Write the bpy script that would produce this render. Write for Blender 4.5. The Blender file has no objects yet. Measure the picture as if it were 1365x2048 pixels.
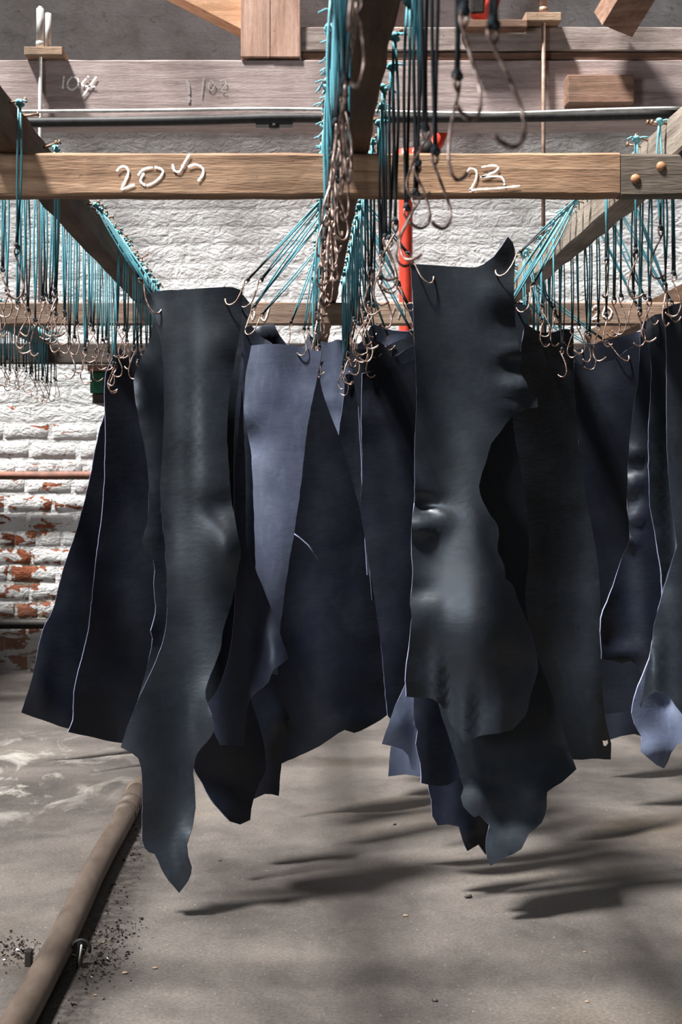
import bpy, bmesh, math, random
from mathutils import Vector, Matrix, noise
from mathutils.geometry import delaunay_2d_cdt

rnd = random.Random(7)
scene = bpy.context.scene
COL = scene.collection
PI = math.pi

# ------------------------------------------------------------------ camera
FPX = 2844.4            # focal length in pixels of the 1365 x 2048 frame
CX, CY = 600.0, 950.0   # vanishing point of the racks in the photograph
EYE = 1.0               # eye height, metres


def P(px, py, d):
    """a pixel and a distance along the hall -> a point"""
    return Vector(((px - CX) * d / FPX, d, EYE - (py - CY) * d / FPX))


cam_d = bpy.data.cameras.new('camera')
cam = bpy.data.objects.new('camera', cam_d)
COL.objects.link(cam)
cam.location = (0, 0, EYE)
cam.rotation_euler = (PI / 2, 0, 0)
cam_d.sensor_fit = 'VERTICAL'
cam_d.sensor_height = 36.0
cam_d.sensor_width = 24.0
cam_d.lens = 50.0
cam_d.shift_x = (682.5 - CX) / 2048
cam_d.shift_y = -(1024 - CY) / 2048
cam_d.clip_start = 0.05
cam_d.dof.use_dof = True
cam_d.dof.focus_distance = 3.5
cam_d.dof.aperture_fstop = 11
scene.camera = cam

# ------------------------------------------------------------------ world, lights, exposure
world = bpy.data.worlds.new('world')
scene.world = world
world.use_nodes = True
bg = world.node_tree.nodes['Background']
bg.inputs[0].default_value = (0.80, 0.88, 1.0, 1)
bg.inputs[1].default_value = 0.04

vs = scene.view_settings
vs.view_transform = 'Standard'
vs.look = 'None'
vs.exposure = 0.45
vs.gamma = 1.0
vs.use_curve_mapping = False


LEFT_X = -3.3
WINDOWS = [(-1.2 + 1.25 * i, 1.12) for i in range(7)]      # centre along the hall, width
SILL, HEAD = 0.9, 2.9


def window_light(y, w, z0, z1, power, col=(0.88, 0.94, 1.0)):
    l = bpy.data.lights.new('window_daylight', 'AREA')
    l.shape = 'RECTANGLE'
    l.size = z1 - z0
    l.size_y = w
    l.energy = power
    l.color = col
    o = bpy.data.objects.new('window_daylight', l)
    COL.objects.link(o)
    o.location = (LEFT_X + 0.02, y, (z0 + z1) / 2)
    o.rotation_euler = (0, -PI / 2, 0)
    return o


# daylight through the side windows; the sun comes through the roof lights
window_light(WINDOWS[0][0], 1.0, 1.0, 2.7, 100)
window_light(WINDOWS[1][0], 1.0, 1.0, 2.7, 52)
sun_d = bpy.data.lights.new('sun', 'SUN')
sun_d.energy = 11.0
sun_d.angle = math.radians(6.5)
sun_d.color = (1.0, 0.985, 0.96)
sun = bpy.data.objects.new('sun', sun_d)
COL.objects.link(sun)
SUN_DIR = Vector((0.38, 0.235, -0.90))
sun.rotation_euler = SUN_DIR.to_track_quat('-Z', 'Y').to_euler()
sun.location = (-8, 0, 6)

# ------------------------------------------------------------------ materials


def new_mat(name):
    m = bpy.data.materials.new(name)
    m.use_nodes = True
    nt = m.node_tree
    b = nt.nodes['Principled BSDF']
    return m, nt, b


def N(nt, typ, **kw):
    n = nt.nodes.new(typ)
    for k, v in kw.items():
        if k.startswith('i_'):
            n.inputs[k[2:].replace('_', ' ')].default_value = v
        else:
            setattr(n, k, v)
    return n


def ramp(nt, src, stops):
    r = nt.nodes.new('ShaderNodeValToRGB')
    els = r.color_ramp.elements
    while len(els) < len(stops):
        els.new(0.5)
    for e, (p, c) in zip(els, stops):
        e.position = p
        e.color = (c[0], c[1], c[2], 1) if hasattr(c, '__len__') else (c, c, c, 1)
    nt.links.new(src, r.inputs[0])
    return r.outputs[0]


def mixc(nt, fac, a, b, mode='MIX'):
    n = nt.nodes.new('ShaderNodeMix')
    n.data_type = 'RGBA'
    n.blend_type = mode
    for sock, v in ((n.inputs['Factor'], fac), (n.inputs['A'], a), (n.inputs['B'], b)):
        pass
    fi = n.inputs[0]
    ai = n.inputs[6]
    bi = n.inputs[7]
    for s, v in ((fi, fac), (ai, a), (bi, b)):
        if isinstance(v, bpy.types.NodeSocket):
            nt.links.new(v, s)
        elif hasattr(v, '__len__'):
            s.default_value = (v[0], v[1], v[2], 1)
        else:
            s.default_value = v
    return n.outputs[2]


def mathn(nt, op, a, b=None, clamp=False):
    n = nt.nodes.new('ShaderNodeMath')
    n.operation = op
    n.use_clamp = clamp
    for i, v in enumerate((a, b)):
        if v is None:
            continue
        if isinstance(v, bpy.types.NodeSocket):
            nt.links.new(v, n.inputs[i])
        else:
            n.inputs[i].default_value = v
    return n.outputs[0]


def coords(nt, kind='Position', scale=(1, 1, 1), loc=(0, 0, 0), rot=(0, 0, 0)):
    if kind == 'Position':
        s = nt.nodes.new('ShaderNodeNewGeometry').outputs['Position']
    else:
        s = nt.nodes.new('ShaderNodeTexCoord').outputs[kind]
    mp = nt.nodes.new('ShaderNodeMapping')
    mp.inputs['Scale'].default_value = scale
    mp.inputs['Location'].default_value = loc
    mp.inputs['Rotation'].default_value = rot
    nt.links.new(s, mp.inputs['Vector'])
    return mp.outputs[0]


def noise_tex(nt, vec, scale, detail=4, rough=0.55, dist=0.0):
    n = nt.nodes.new('ShaderNodeTexNoise')
    n.inputs['Scale'].default_value = scale
    n.inputs['Detail'].default_value = detail
    n.inputs['Roughness'].default_value = rough
    n.inputs['Distortion'].default_value = dist
    nt.links.new(vec, n.inputs['Vector'])
    return n.outputs[0]


def bump(nt, h, bsdf, strength=0.3, dist=0.01, prev=None):
    b = nt.nodes.new('ShaderNodeBump')
    b.inputs['Strength'].default_value = strength
    b.inputs['Distance'].default_value = dist
    nt.links.new(h, b.inputs['Height'])
    if prev is not None:
        nt.links.new(prev, b.inputs['Normal'])
    nt.links.new(b.outputs[0], bsdf.inputs['Normal'])
    return b.outputs[0]


def simple(name, col, rough=0.6, metal=0.0, var=0.25, scale=30, bmp=0.0):
    m, nt, b = new_mat(name)
    v = coords(nt, 'Position')
    n = noise_tex(nt, v, scale, 4)
    c = ramp(nt, n, [(0.3, [x * (1 - var) for x in col]), (0.7, [min(1, x * (1 + var)) for x in col])])
    nt.links.new(c, b.inputs['Base Color'])
    b.inputs['Roughness'].default_value = rough
    b.inputs['Metallic'].default_value = metal
    if bmp:
        bump(nt, n, b, bmp, 0.004)
    return m


def wood(name, dark, mid, light, axis='X', rough=0.75, saw=0.35, stain=0.4):
    m, nt, b = new_mat(name)
    sc = {'X': (1.6, 26, 26), 'Y': (26, 1.6, 26), 'Z': (26, 26, 1.6)}[axis]
    v = coords(nt, 'Position', sc)
    g = noise_tex(nt, v, 1.6, 6, 0.62, 0.6)
    c = ramp(nt, g, [(0.28, dark), (0.5, mid), (0.72, light)])
    big = noise_tex(nt, coords(nt, 'Position'), 4.5, 4, 0.6)
    bigf = ramp(nt, big, [(0.35, 1 - stain), (0.62, 1.0)])
    c = mixc(nt, 1.0, c, bigf, 'MULTIPLY')
    fine = noise_tex(nt, coords(nt, 'Position', {'X': (12, 120, 120), 'Y': (120, 12, 120), 'Z': (120, 120, 12)}[axis]), 3, 3)
    c = mixc(nt, 0.35, c, ramp(nt, fine, [(0.3, 0.45), (0.65, 1.15)]), 'MULTIPLY')
    spots = noise_tex(nt, coords(nt, 'Position', loc=(3, 1, 5)), 60, 2)
    c = mixc(nt, ramp(nt, spots, [(0.70, 0.0), (0.76, 0.6)]), c, [x * 0.35 for x in dark])
    nt.links.new(c, b.inputs['Base Color'])
    b.inputs['Roughness'].default_value = rough
    h = mathn(nt, 'ADD', g, mathn(nt, 'MULTIPLY', fine, 0.5))
    bump(nt, h, b, saw, 0.006)
    return m


M = {}
M['beam'] = wood('rack_beam_wood', (0.14, 0.066, 0.03), (0.39, 0.225, 0.13), (0.56, 0.36, 0.225))
M['beam_far'] = wood('far_beam_wood', (0.17, 0.105, 0.070), (0.31, 0.20, 0.14), (0.42, 0.30, 0.22))
M['rail'] = wood('rail_wood', (0.075, 0.036, 0.018), (0.15, 0.076, 0.04), (0.23, 0.13, 0.075), 'Y')
M['rail_pale'] = wood('weathered_rail_wood', (0.24, 0.18, 0.14), (0.44, 0.36, 0.29), (0.60, 0.51, 0.43), 'Y')
M['splice'] = wood('splice_wood', (0.08, 0.06, 0.045), (0.17, 0.13, 0.10), (0.27, 0.21, 0.16))
M['tie'] = wood('tie_beam_wood', (0.25, 0.17, 0.16), (0.45, 0.345, 0.325), (0.56, 0.455, 0.435), stain=0.25)
M['tie_up'] = wood('tie_top_wood', (0.22, 0.16, 0.14), (0.38, 0.30, 0.27), (0.50, 0.42, 0.38), stain=0.3)
M['post'] = wood('post_wood', (0.36, 0.19, 0.135), (0.58, 0.35, 0.26), (0.70, 0.47, 0.37), 'Z', saw=0.15, stain=0.2)
M['brace'] = wood('brace_wood', (0.42, 0.20, 0.10), (0.66, 0.36, 0.20), (0.76, 0.46, 0.29), 'X', saw=0.15, stain=0.2)
M['block'] = wood('block_wood', (0.16, 0.08, 0.05), (0.29, 0.16, 0.105), (0.41, 0.25, 0.18))
M['washer'] = wood('washer_wood', (0.28, 0.16, 0.10), (0.48, 0.32, 0.21), (0.62, 0.46, 0.33))
M['dark_wood'] = wood('dark_beam_wood', (0.03, 0.022, 0.018), (0.075, 0.055, 0.045), (0.13, 0.10, 0.08))
M['chalk'] = simple('chalk', (0.94, 0.92, 0.88), 0.95, var=0.12, scale=160)
M['chalk_faint'] = simple('faint_chalk', (0.46, 0.41, 0.39), 0.95, var=0.25, scale=160)
M['nail'] = simple('rusty_nail', (0.34, 0.20, 0.13), 0.5, 0.5, 0.3, 200)
M['bolt'] = simple('rusty_bolt', (0.42, 0.21, 0.10), 0.55, 0.2, 0.3, 150)
M['rod'] = simple('grey_rod', (0.58, 0.56, 0.54), 0.5, 0.3, 0.15, 60)
M['rod_rust'] = simple('rusty_rod', (0.30, 0.20, 0.15), 0.6, 0.3, 0.4, 30)
M['black_pipe'] = simple('black_pipe', (0.022, 0.021, 0.021), 0.55, 0, 0.4, 40)
M['conduit'] = simple('dusty_conduit', (0.68, 0.67, 0.65), 0.85, 0, 0.35, 25)
M['red'] = simple('red_paint', (0.80, 0.075, 0.04), 0.42, 0, 0.22, 14)
M['green'] = simple('green_paint', (0.01, 0.14, 0.075), 0.55, 0, 0.3, 40)
M['iron'] = simple('black_iron', (0.03, 0.026, 0.024), 0.55, 0.5, 0.4, 60)
M['tar'] = simple('wet_tar', (0.012, 0.007, 0.008), 0.18, 0, 0.6, 150)
M['chip'] = simple('pale_chip', (0.22, 0.15, 0.10), 0.8, 0, 0.4, 80)
M['scrap'] = simple('dark_scrap', (0.02, 0.018, 0.018), 0.6, 0, 0.4, 80)
M['rust'] = simple('red_rust', (0.17, 0.07, 0.045), 0.7, 0, 0.4, 20)
M['web'] = simple('cobweb', (0.5, 0.5, 0.5), 0.9)
M['plain_wall'] = simple('plain_wall', (0.25, 0.24, 0.23), 0.9, 0, 0.25, 3)
M['roof'] = simple('roof_board', (0.10, 0.085, 0.07), 0.9, 0, 0.3, 5)


def hook_material():
    m, nt, b = new_mat('copper_wire')
    n = noise_tex(nt, coords(nt, 'Position'), 90, 3)
    c = ramp(nt, n, [(0.34, (0.07, 0.045, 0.038)), (0.50, (0.36, 0.23, 0.185)), (0.66, (0.80, 0.64, 0.57))])
    nt.links.new(c, b.inputs['Base Color'])
    b.inputs['Metallic'].default_value = 0.6
    b.inputs['Roughness'].default_value = 0.33
    return m


M['hook'] = hook_material()


def cord_material(name='turquoise_twine', dark=0.0):
    """turquoise twine, blackened by dye towards the hook end"""
    m, nt, b = new_mat(name)
    tc = nt.nodes.new('ShaderNodeTexCoord')
    sep = nt.nodes.new('ShaderNodeSeparateXYZ')
    nt.links.new(tc.outputs['Generated'], sep.inputs[0])
    info = nt.nodes.new('ShaderNodeObjectInfo')
    n = noise_tex(nt, coords(nt, 'Position'), 28, 3)
    z = mathn(nt, 'ADD', sep.outputs['Z'], mathn(nt, 'MULTIPLY', mathn(nt, 'SUBTRACT', n, 0.5), 0.35))
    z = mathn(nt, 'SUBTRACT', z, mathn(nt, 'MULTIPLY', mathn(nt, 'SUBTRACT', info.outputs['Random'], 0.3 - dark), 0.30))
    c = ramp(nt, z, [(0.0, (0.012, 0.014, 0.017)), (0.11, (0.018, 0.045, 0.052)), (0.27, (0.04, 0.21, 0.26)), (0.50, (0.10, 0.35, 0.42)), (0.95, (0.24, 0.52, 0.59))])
    nt.links.new(c, b.inputs['Base Color'])
    b.inputs['Roughness'].default_value = 0.6
    tw = noise_tex(nt, coords(nt, 'Position'), 400, 2)
    bump(nt, tw, b, 0.4, 0.002)
    return m


M['cord'] = cord_material()
M['cord_shaded'] = cord_material('shaded_twine', 1.15)  # same twine, darker all along: shade put into the colour
M['knot'] = simple('stained_knot', (0.035, 0.045, 0.05), 0.75, 0, 0.5, 120)
M['knot_top'] = simple('turquoise_knot', (0.20, 0.52, 0.58), 0.75, 0, 0.3, 120)


def leather(name, col_a, col_b, rough, scuff, spec=0.5, sheen=0.0):
    m, nt, b = new_mat(name)
    v = coords(nt, 'Position', (1, 1, 1))
    n1 = noise_tex(nt, v, 5.5, 5, 0.6, 0.4)
    n2 = noise_tex(nt, coords(nt, 'Position', (3, 3, 1)), 9, 4, 0.65, 1.2)
    c = ramp(nt, n1, [(0.3, col_a), (0.7, col_b)])
    scr = ramp(nt, n2, [(0.52, 0.0), (0.72, scuff)])
    c = mixc(nt, scr, c, [min(1, x * 2.2) for x in col_b])
    nt.links.new(c, b.inputs['Base Color'])
    r = ramp(nt, noise_tex(nt, coords(nt, 'Position', loc=(5, 2, 1)), 7, 4, 0.6), [(0.3, rough - 0.09), (0.7, rough + 0.09)])
    nt.links.new(r, b.inputs['Roughness'])
    b.inputs['Specular IOR Level'].default_value = spec
    b.inputs['Specular Tint'].default_value = (0.88, 0.94, 1.0, 1)
    fine = noise_tex(nt, coords(nt, 'Position'), 420, 2)
    mid = noise_tex(nt, coords(nt, 'Position', (1.0, 1.0, 2.2)), 26, 3, 0.6)
    h = mathn(nt, 'ADD', mathn(nt, 'MULTIPLY', fine, 0.06), mid)
    bump(nt, h, b, 0.10, 0.006)
    if sheen:
        b.inputs['Sheen Weight'].default_value = sheen
        b.inputs['Sheen Roughness'].default_value = 0.4
        b.inputs['Sheen Tint'].default_value = (0.6, 0.65, 1.0, 1)
    return m


M['grain'] = leather('black_grain_leather', (0.0068, 0.0090, 0.0125), (0.0118, 0.0150, 0.0200), 0.40, 0.25, 0.55)
M['navy'] = leather('navy_leather', (0.0032, 0.0043, 0.0092), (0.0060, 0.0078, 0.0155), 0.43, 0.2, 0.5)
M['flesh'] = leather('blue_flesh_leather', (0.055, 0.067, 0.108), (0.09, 0.107, 0.16), 0.5, 0.2, 0.45)
M['steel'] = leather('steel_blue_leather', (0.025, 0.030, 0.052), (0.042, 0.050, 0.082), 0.42, 0.2, 0.5)
M['pale_steel'] = leather('pale_steel_leather', (0.040, 0.048, 0.078), (0.066, 0.078, 0.118), 0.45, 0.2, 0.5)
M['edge'] = leather('cut_leather_edge', (0.15, 0.16, 0.25), (0.25, 0.26, 0.38), 0.6, 0.2, 0.4)


def brick_material(mortar=False):
    m, nt, b = new_mat('whitewashed_mortar' if mortar else 'whitewashed_brick')
    pos = nt.nodes.new('ShaderNodeNewGeometry').outputs['Position']
    sep = nt.nodes.new('ShaderNodeSeparateXYZ')
    nt.links.new(pos, sep.inputs[0])
    red = ramp(nt, noise_tex(nt, coords(nt, 'Position'), 14, 4), [(0.3, (0.11, 0.035, 0.020)), (0.5, (0.28, 0.085, 0.042)), (0.75, (0.40, 0.17, 0.09))])
    if mortar:
        red = ramp(nt, noise_tex(nt, coords(nt, 'Position'), 14, 4), [(0.3, (0.16, 0.13, 0.10)), (0.75, (0.34, 0.29, 0.23))])
    paint = ramp(nt, noise_tex(nt, coords(nt, 'Position'), 7, 6, 0.65), [(0.25, (0.56, 0.55, 0.54)), (0.5, (0.78, 0.78, 0.78)), (0.8, (0.86, 0.86, 0.865))])
    # grime in flecks
    fl = noise_tex(nt, coords(nt, 'Position', (1, 1, 1.8)), 38, 5, 0.7, 0.8)
    paint = mixc(nt, ramp(nt, fl, [(0.60, 0.0), (0.70, 0.75)]), paint, (0.17, 0.15, 0.14))
    gr = noise_tex(nt, coords(nt, 'Position', loc=(2, 0, 7)), 2.2, 4, 0.6)
    paint = mixc(nt, ramp(nt, gr, [(0.50, 0.0), (0.72, 0.45)]), paint, (0.27, 0.24, 0.21))
    # loss of paint grows towards the floor
    low = mathn(nt, 'MULTIPLY', mathn(nt, 'SUBTRACT', 1.45, sep.outputs['Z']), 0.17)
    low = mathn(nt, 'MINIMUM', mathn(nt, 'MAXIMUM', low, -0.035), 0.16)
    w = noise_tex(nt, coords(nt, 'Position', (1, 1, 2.1)), 7.5, 5, 0.62, 0.5)
    w = mathn(nt, 'ADD', w, low)
    if mortar:
        w = mathn(nt, 'SUBTRACT', w, 0.05)
    k = ramp(nt, w, [(0.655, 0.0), (0.675, 1.0)])
    c = mixc(nt, k, paint, red)
    # brown tint, stronger towards the foot of the wall
    dz = mathn(nt, 'MULTIPLY', mathn(nt, 'SUBTRACT', 0.55, sep.outputs['Z']), 1.6, True)
    dn = mathn(nt, 'MULTIPLY', dz, ramp(nt, gr, [(0.2, 0.5), (0.6, 1.0)]))
    c = mixc(nt, dn, c, (0.14, 0.115, 0.09))
    nt.links.new(c, b.inputs['Base Color'])
    b.inputs['Roughness'].default_value = 0.92
    b.inputs['Specular IOR Level'].default_value = 0.2
    lump = noise_tex(nt, coords(nt, 'Position', (1, 1, 1.5)), 24, 6, 0.62, 0.9)
    curl = noise_tex(nt, coords(nt, 'Position', (1, 1, 1.7)), 11, 3, 0.5, 2.5)
    h = mathn(nt, 'ADD', mathn(nt, 'MULTIPLY', curl, 1.2), lump)
    h = mathn(nt, 'SUBTRACT', h, mathn(nt, 'MULTIPLY', k, 0.25))
    bump(nt, h, b, 0.42, 0.022)
    return m


M['brick'] = brick_material()
M['mortar'] = brick_material(True)


def floor_material():
    m, nt, b = new_mat('stained_concrete')
    pos = coords(nt, 'Position')
    big = noise_tex(nt, pos, 1.6, 6, 0.6, 0.3)
    c = ramp(nt, big, [(0.30, (0.032, 0.026, 0.023)), (0.45, (0.068, 0.058, 0.052)), (0.60, (0.104, 0.089, 0.079)), (0.8, (0.128, 0.103, 0.074))])
    ol = noise_tex(nt, coords(nt, 'Position', (1, 1, 1), (4, 9, 0)), 1.1, 4, 0.6)
    c = mixc(nt, ramp(nt, ol, [(0.55, 0.0), (0.75, 0.45)]), c, (0.10, 0.068, 0.036))
    fine = noise_tex(nt, pos, 130, 4, 0.7)
    c = mixc(nt, 0.75, c, ramp(nt, fine, [(0.3, 0.45), (0.7, 1.3)]), 'MULTIPLY')
    mott = noise_tex(nt, coords(nt, 'Position', (1, 0.7, 1), (1, 7, 3)), 9, 6, 0.68, 0.4)
    c = mixc(nt, 0.6, c, ramp(nt, mott, [(0.3, 0.55), (0.5, 1.0), (0.7, 1.2)]), 'MULTIPLY')
    pit = noise_tex(nt, pos, 55, 3, 0.6)
    c = mixc(nt, ramp(nt, pit, [(0.66, 0.0), (0.74, 0.6)]), c, (0.03, 0.026, 0.023))
    sp = noise_tex(nt, pos, 150, 2, 0.5)
    c = mixc(nt, ramp(nt, sp, [(0.70, 0.0), (0.76, 0.7)]), c, (0.38, 0.34, 0.30))
    # salt bloom beside the hides
    sal = nt.nodes.new('ShaderNodeVectorMath')
    sal.operation = 'DISTANCE'
    nt.links.new(coords(nt, 'Position', (1.0, 0.62, 1)), sal.inputs[0])
    sal.inputs[1].default_value = (-1.02, 4.75 * 0.62, 0)
    sm = ramp(nt, sal.outputs['Value'], [(0.15, 1.0), (0.55, 0.0)])
    sn = ramp(nt, noise_tex(nt, coords(nt, 'Position', (1, 0.5, 1)), 7, 6, 0.7, 0.8), [(0.50, 0.0), (0.64, 0.8)])
    c = mixc(nt, mathn(nt, 'MULTIPLY', sm, sn), c, (0.34, 0.32, 0.29))
    # black speckled strip along the right side of the pipe
    sx = nt.nodes.new('ShaderNodeSeparateXYZ')
    nt.links.new(coords(nt, 'Position'), sx.inputs[0])
    dist = mathn(nt, 'ABSOLUTE', mathn(nt, 'SUBTRACT', sx.outputs['X'], -0.435))
    dm = ramp(nt, dist, [(0.01, 1.0), (0.09, 0.0)])
    dnn = ramp(nt, noise_tex(nt, pos, 30, 5, 0.7), [(0.42, 0.0), (0.56, 1.0)])
    ylim = ramp(nt, mathn(nt, 'MULTIPLY', sx.outputs['Y'], 0.2), [(0.90, 1.0), (0.93, 0.0)])
    dd = mathn(nt, 'MULTIPLY', mathn(nt, 'MULTIPLY', dm, dnn), ylim)
    c = mixc(nt, dd, c, (0.03, 0.024, 0.022))
    nt.links.new(c, b.inputs['Base Color'])
    r = ramp(nt, big, [(0.3, 0.50), (0.6, 0.70)])
    nt.links.new(r, b.inputs['Roughness'])
    h = mathn(nt, 'ADD', mathn(nt, 'MULTIPLY', fine, 0.25), noise_tex(nt, pos, 18, 5, 0.6))
    bump(nt, h, b, 0.22, 0.01)
    return m


M['floor'] = floor_material()


def pipe_material():
    m, nt, b = new_mat('rusty_pipe')
    v = coords(nt, 'Position', (1, 0.35, 1))
    n = noise_tex(nt, v, 16, 6, 0.65)
    c = ramp(nt, n, [(0.25, (0.045, 0.030, 0.022)), (0.48, (0.105, 0.076, 0.058)), (0.7, (0.155, 0.118, 0.094)), (0.85, (0.20, 0.16, 0.135))])
    nt.links.new(c, b.inputs['Base Color'])
    b.inputs['Roughness'].default_value = 0.62
    bump(nt, noise_tex(nt, coords(nt, 'Position'), 60, 4), b, 0.25, 0.004)
    return m


M['pipe'] = pipe_material()

# ------------------------------------------------------------------ mesh helpers


class MB:
    def __init__(self):
        self.v, self.f, self.mi, self.sm = [], [], [], []

    def add(self, vs, fs, mi=0, smooth=False):
        o = len(self.v)
        self.v.extend([tuple(x) for x in vs])
        for f in fs:
            self.f.append([i + o for i in f])
            self.mi.append(mi)
            self.sm.append(smooth)

    def box(self, x0, x1, y0, y1, z0, z1, mi=0, bev=0.0):
        if bev <= 0:
            vs_ = [(x, y, z) for x in (x0, x1) for y in (y0, y1) for z in (z0, z1)]
            self.add(vs_, [(0, 1, 3, 2), (4, 6, 7, 5), (0, 4, 5, 1), (2, 3, 7, 6), (0, 2, 6, 4), (1, 5, 7, 3)], mi)
            return
        bm = bmesh.new()
        bmesh.ops.create_cube(bm, size=1)
        for v in bm.verts:
            v.co = Vector(((x0 + x1) / 2 + v.co.x * (x1 - x0), (y0 + y1) / 2 + v.co.y * (y1 - y0), (z0 + z1) / 2 + v.co.z * (z1 - z0)))
        bmesh.ops.bevel(bm, geom=list(bm.edges), offset=bev, segments=2, affect='EDGES', profile=0.6)
        self.bm(bm, mi)

    def bm(self, bm, mi=0, smooth=False, free=True):
        bm.verts.index_update()
        self.add([v.co for v in bm.verts], [[v.index for v in f.verts] for f in bm.faces], mi, smooth)
        if free:
            bm.free()

    def tube(self, pts, r, n=8, mi=0, caps=True, rs=None):
        pts = [Vector(p) for p in pts]
        m = len(pts)
        tang = []
        for i in range(m):
            a = pts[max(0, i - 1)]
            c = pts[min(m - 1, i + 1)]
            t = (c - a)
            tang.append(t.normalized() if t.length > 1e-9 else Vector((0, 0, 1)))
        up = Vector((0, 0, 1)) if abs(tang[0].z) < 0.9 else Vector((1, 0, 0))
        nx = tang[0].cross(up).normalized()
        vs_, fs = [], []
        for i in range(m):
            t = tang[i]
            nx = (nx - t * nx.dot(t))
            nx = nx.normalized() if nx.length > 1e-6 else t.orthogonal().normalized()
            ny = t.cross(nx)
            rr = rs[i] if rs else r
            for k in range(n):
                a = 2 * PI * k / n
                vs_.append(pts[i] + (nx * math.cos(a) + ny * math.sin(a)) * rr)
        for i in range(m - 1):
            for k in range(n):
                k2 = (k + 1) % n
                fs.append((i * n + k, i * n + k2, (i + 1) * n + k2, (i + 1) * n + k))
        if caps:
            fs.append(tuple(reversed(range(n))))
            fs.append(tuple(range((m - 1) * n, m * n)))
        self.add(vs_, fs, mi, True)

    def ball(self, c, r, mi=0, u=8, w=6, sq=(1, 1, 1)):
        bm = bmesh.new()
        bmesh.ops.create_uvsphere(bm, u_segments=u, v_segments=w, radius=r)
        for v in bm.verts:
            v.co = Vector(c) + Vector((v.co.x * sq[0], v.co.y * sq[1], v.co.z * sq[2]))
        self.bm(bm, mi, True)

    def mesh(self, name, mats):
        me = bpy.data.meshes.new(name)
        me.from_pydata(self.v, [], self.f)
        for m in (mats if isinstance(mats, (list, tuple)) else [mats]):
            me.materials.append(M[m])
        me.polygons.foreach_set('material_index', self.mi)
        me.polygons.foreach_set('use_smooth', self.sm)
        me.update()
        return me

    def build(self, name, mats, parent=None, loc=None):
        return link(name, self.mesh(name, mats), parent, loc)


def link(name, me, parent=None, loc=None):
    o = bpy.data.objects.new(name, me)
    COL.objects.link(o)
    if loc is not None:
        o.location = loc
    if parent is not None:
        o.parent = parent
    return o


def tag(o, label=None, cat=None, group=None, kind=None):
    if label:
        o['label'] = label
    if cat:
        o['category'] = cat
    if group:
        o['group'] = group
    if kind:
        o['kind'] = kind
    return o


def empty(name, loc=(0, 0, 0)):
    o = bpy.data.objects.new(name, None)
    o.empty_display_size = 0.05
    COL.objects.link(o)
    o.location = loc
    return o


def catmull(pts, seg=6):
    out = []
    n = len(pts)
    pts = [Vector(p) for p in pts]
    for i in range(n - 1):
        p0, p1, p2, p3 = pts[max(0, i - 1)], pts[i], pts[i + 1], pts[min(n - 1, i + 2)]
        for k in range(seg):
            t = k / seg
            out.append(0.5 * ((2 * p1) + (p2 - p0) * t + (2 * p0 - 5 * p1 + 4 * p2 - p3) * t * t + (3 * p1 - p0 - 3 * p2 + p3) * t ** 3))
    out.append(pts[-1])
    return out


# a timber with slightly uneven edges; axis 'X' or 'Y'
def timber(mb, x0, x1, y0, y1, z0, z1, axis='X', seg=24, jit=0.0015, mi=0, seed=0):
    r = random.Random(seed)
    c = 0.004
    prof = lambda a0, a1, b0, b1: [(a0 + c, b0), (a1 - c, b0), (a1, b0 + c), (a1, b1 - c), (a1 - c, b1), (a0 + c, b1), (a0, b1 - c), (a0, b0 + c)]
    rings = []
    ln0, ln1 = (x0, x1) if axis == 'X' else (y0, y1)
    pr = prof(y0, y1, z0, z1) if axis == 'X' else prof(x0, x1, z0, z1)
    for i in range(seg + 1):
        t = ln0 + (ln1 - ln0) * i / seg
        ring = []
        for a, b in pr:
            a += r.uniform(-jit, jit)
            b += r.uniform(-jit, jit)
            ring.append((t, a, b) if axis == 'X' else (a, t, b))
        rings.append(ring)
    vs_ = [p for ring in rings for p in ring]
    fs = []
    for i in range(seg):
        for k in range(8):
            k2 = (k + 1) % 8
            q = (i * 8 + k, i * 8 + k2, (i + 1) * 8 + k2, (i + 1) * 8 + k)
            fs.append(q if axis != 'X' else tuple(reversed(q)))
    e0, e1 = tuple(range(8)), tuple(range(seg * 8, seg * 8 + 8))
    fs.append(tuple(reversed(e0)) if axis != 'X' else e0)
    fs.append(e1 if axis != 'X' else tuple(reversed(e1)))
    mb.add(vs_, fs, mi)


def chalk(parent, strokes, d, w, mat='chalk', seed=0):
    """hand-drawn strokes lying on the face of a beam at distance d"""
    r = random.Random(seed)
    mb = MB()
    for st in strokes:
        pts = catmull([(x, y, 0) for x, y in st], 8)
        vs_, fs = [], []
        for i, p in enumerate(pts):
            a, c = pts[max(0, i - 1)], pts[min(len(pts) - 1, i + 1)]
            t = (c - a)
            t = t.normalized() if t.length > 0 else Vector((1, 0, 0))
            nrm = Vector((-t.y, t.x, 0))
            ww = w * r.uniform(0.6, 1.1) * 0.5
            for s in (-1, 1):
                q = p + nrm * ww * s
                vs_.append(P(q.x, q.y, d))
        for i in range(len(pts) - 1):
            if r.random() < 0.03:
                continue
            fs.append((2 * i, 2 * i + 1, 2 * i + 3, 2 * i + 2))
        mb.add(vs_, fs)
    return mb.build('chalk_number', mat, parent)


# ------------------------------------------------------------------ distances of the racks
S1 = 1169.0
D1 = FPX / S1               # front cross beam
Z_RAIL0, Z_RAIL1 = 1.553, 1.627
D2 = 4.54                   # middle cross beam
D3 = 5.94                   # rear cross beam
WALL_Y = 7.2
RAILS = {'outer_left': (-1.128, -1.076), 'left': (-0.530, -0.479), 'middle': (0.065, 0.117), 'right': (0.645, 0.700), 'outer_right': (1.25, 1.30)}

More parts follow.
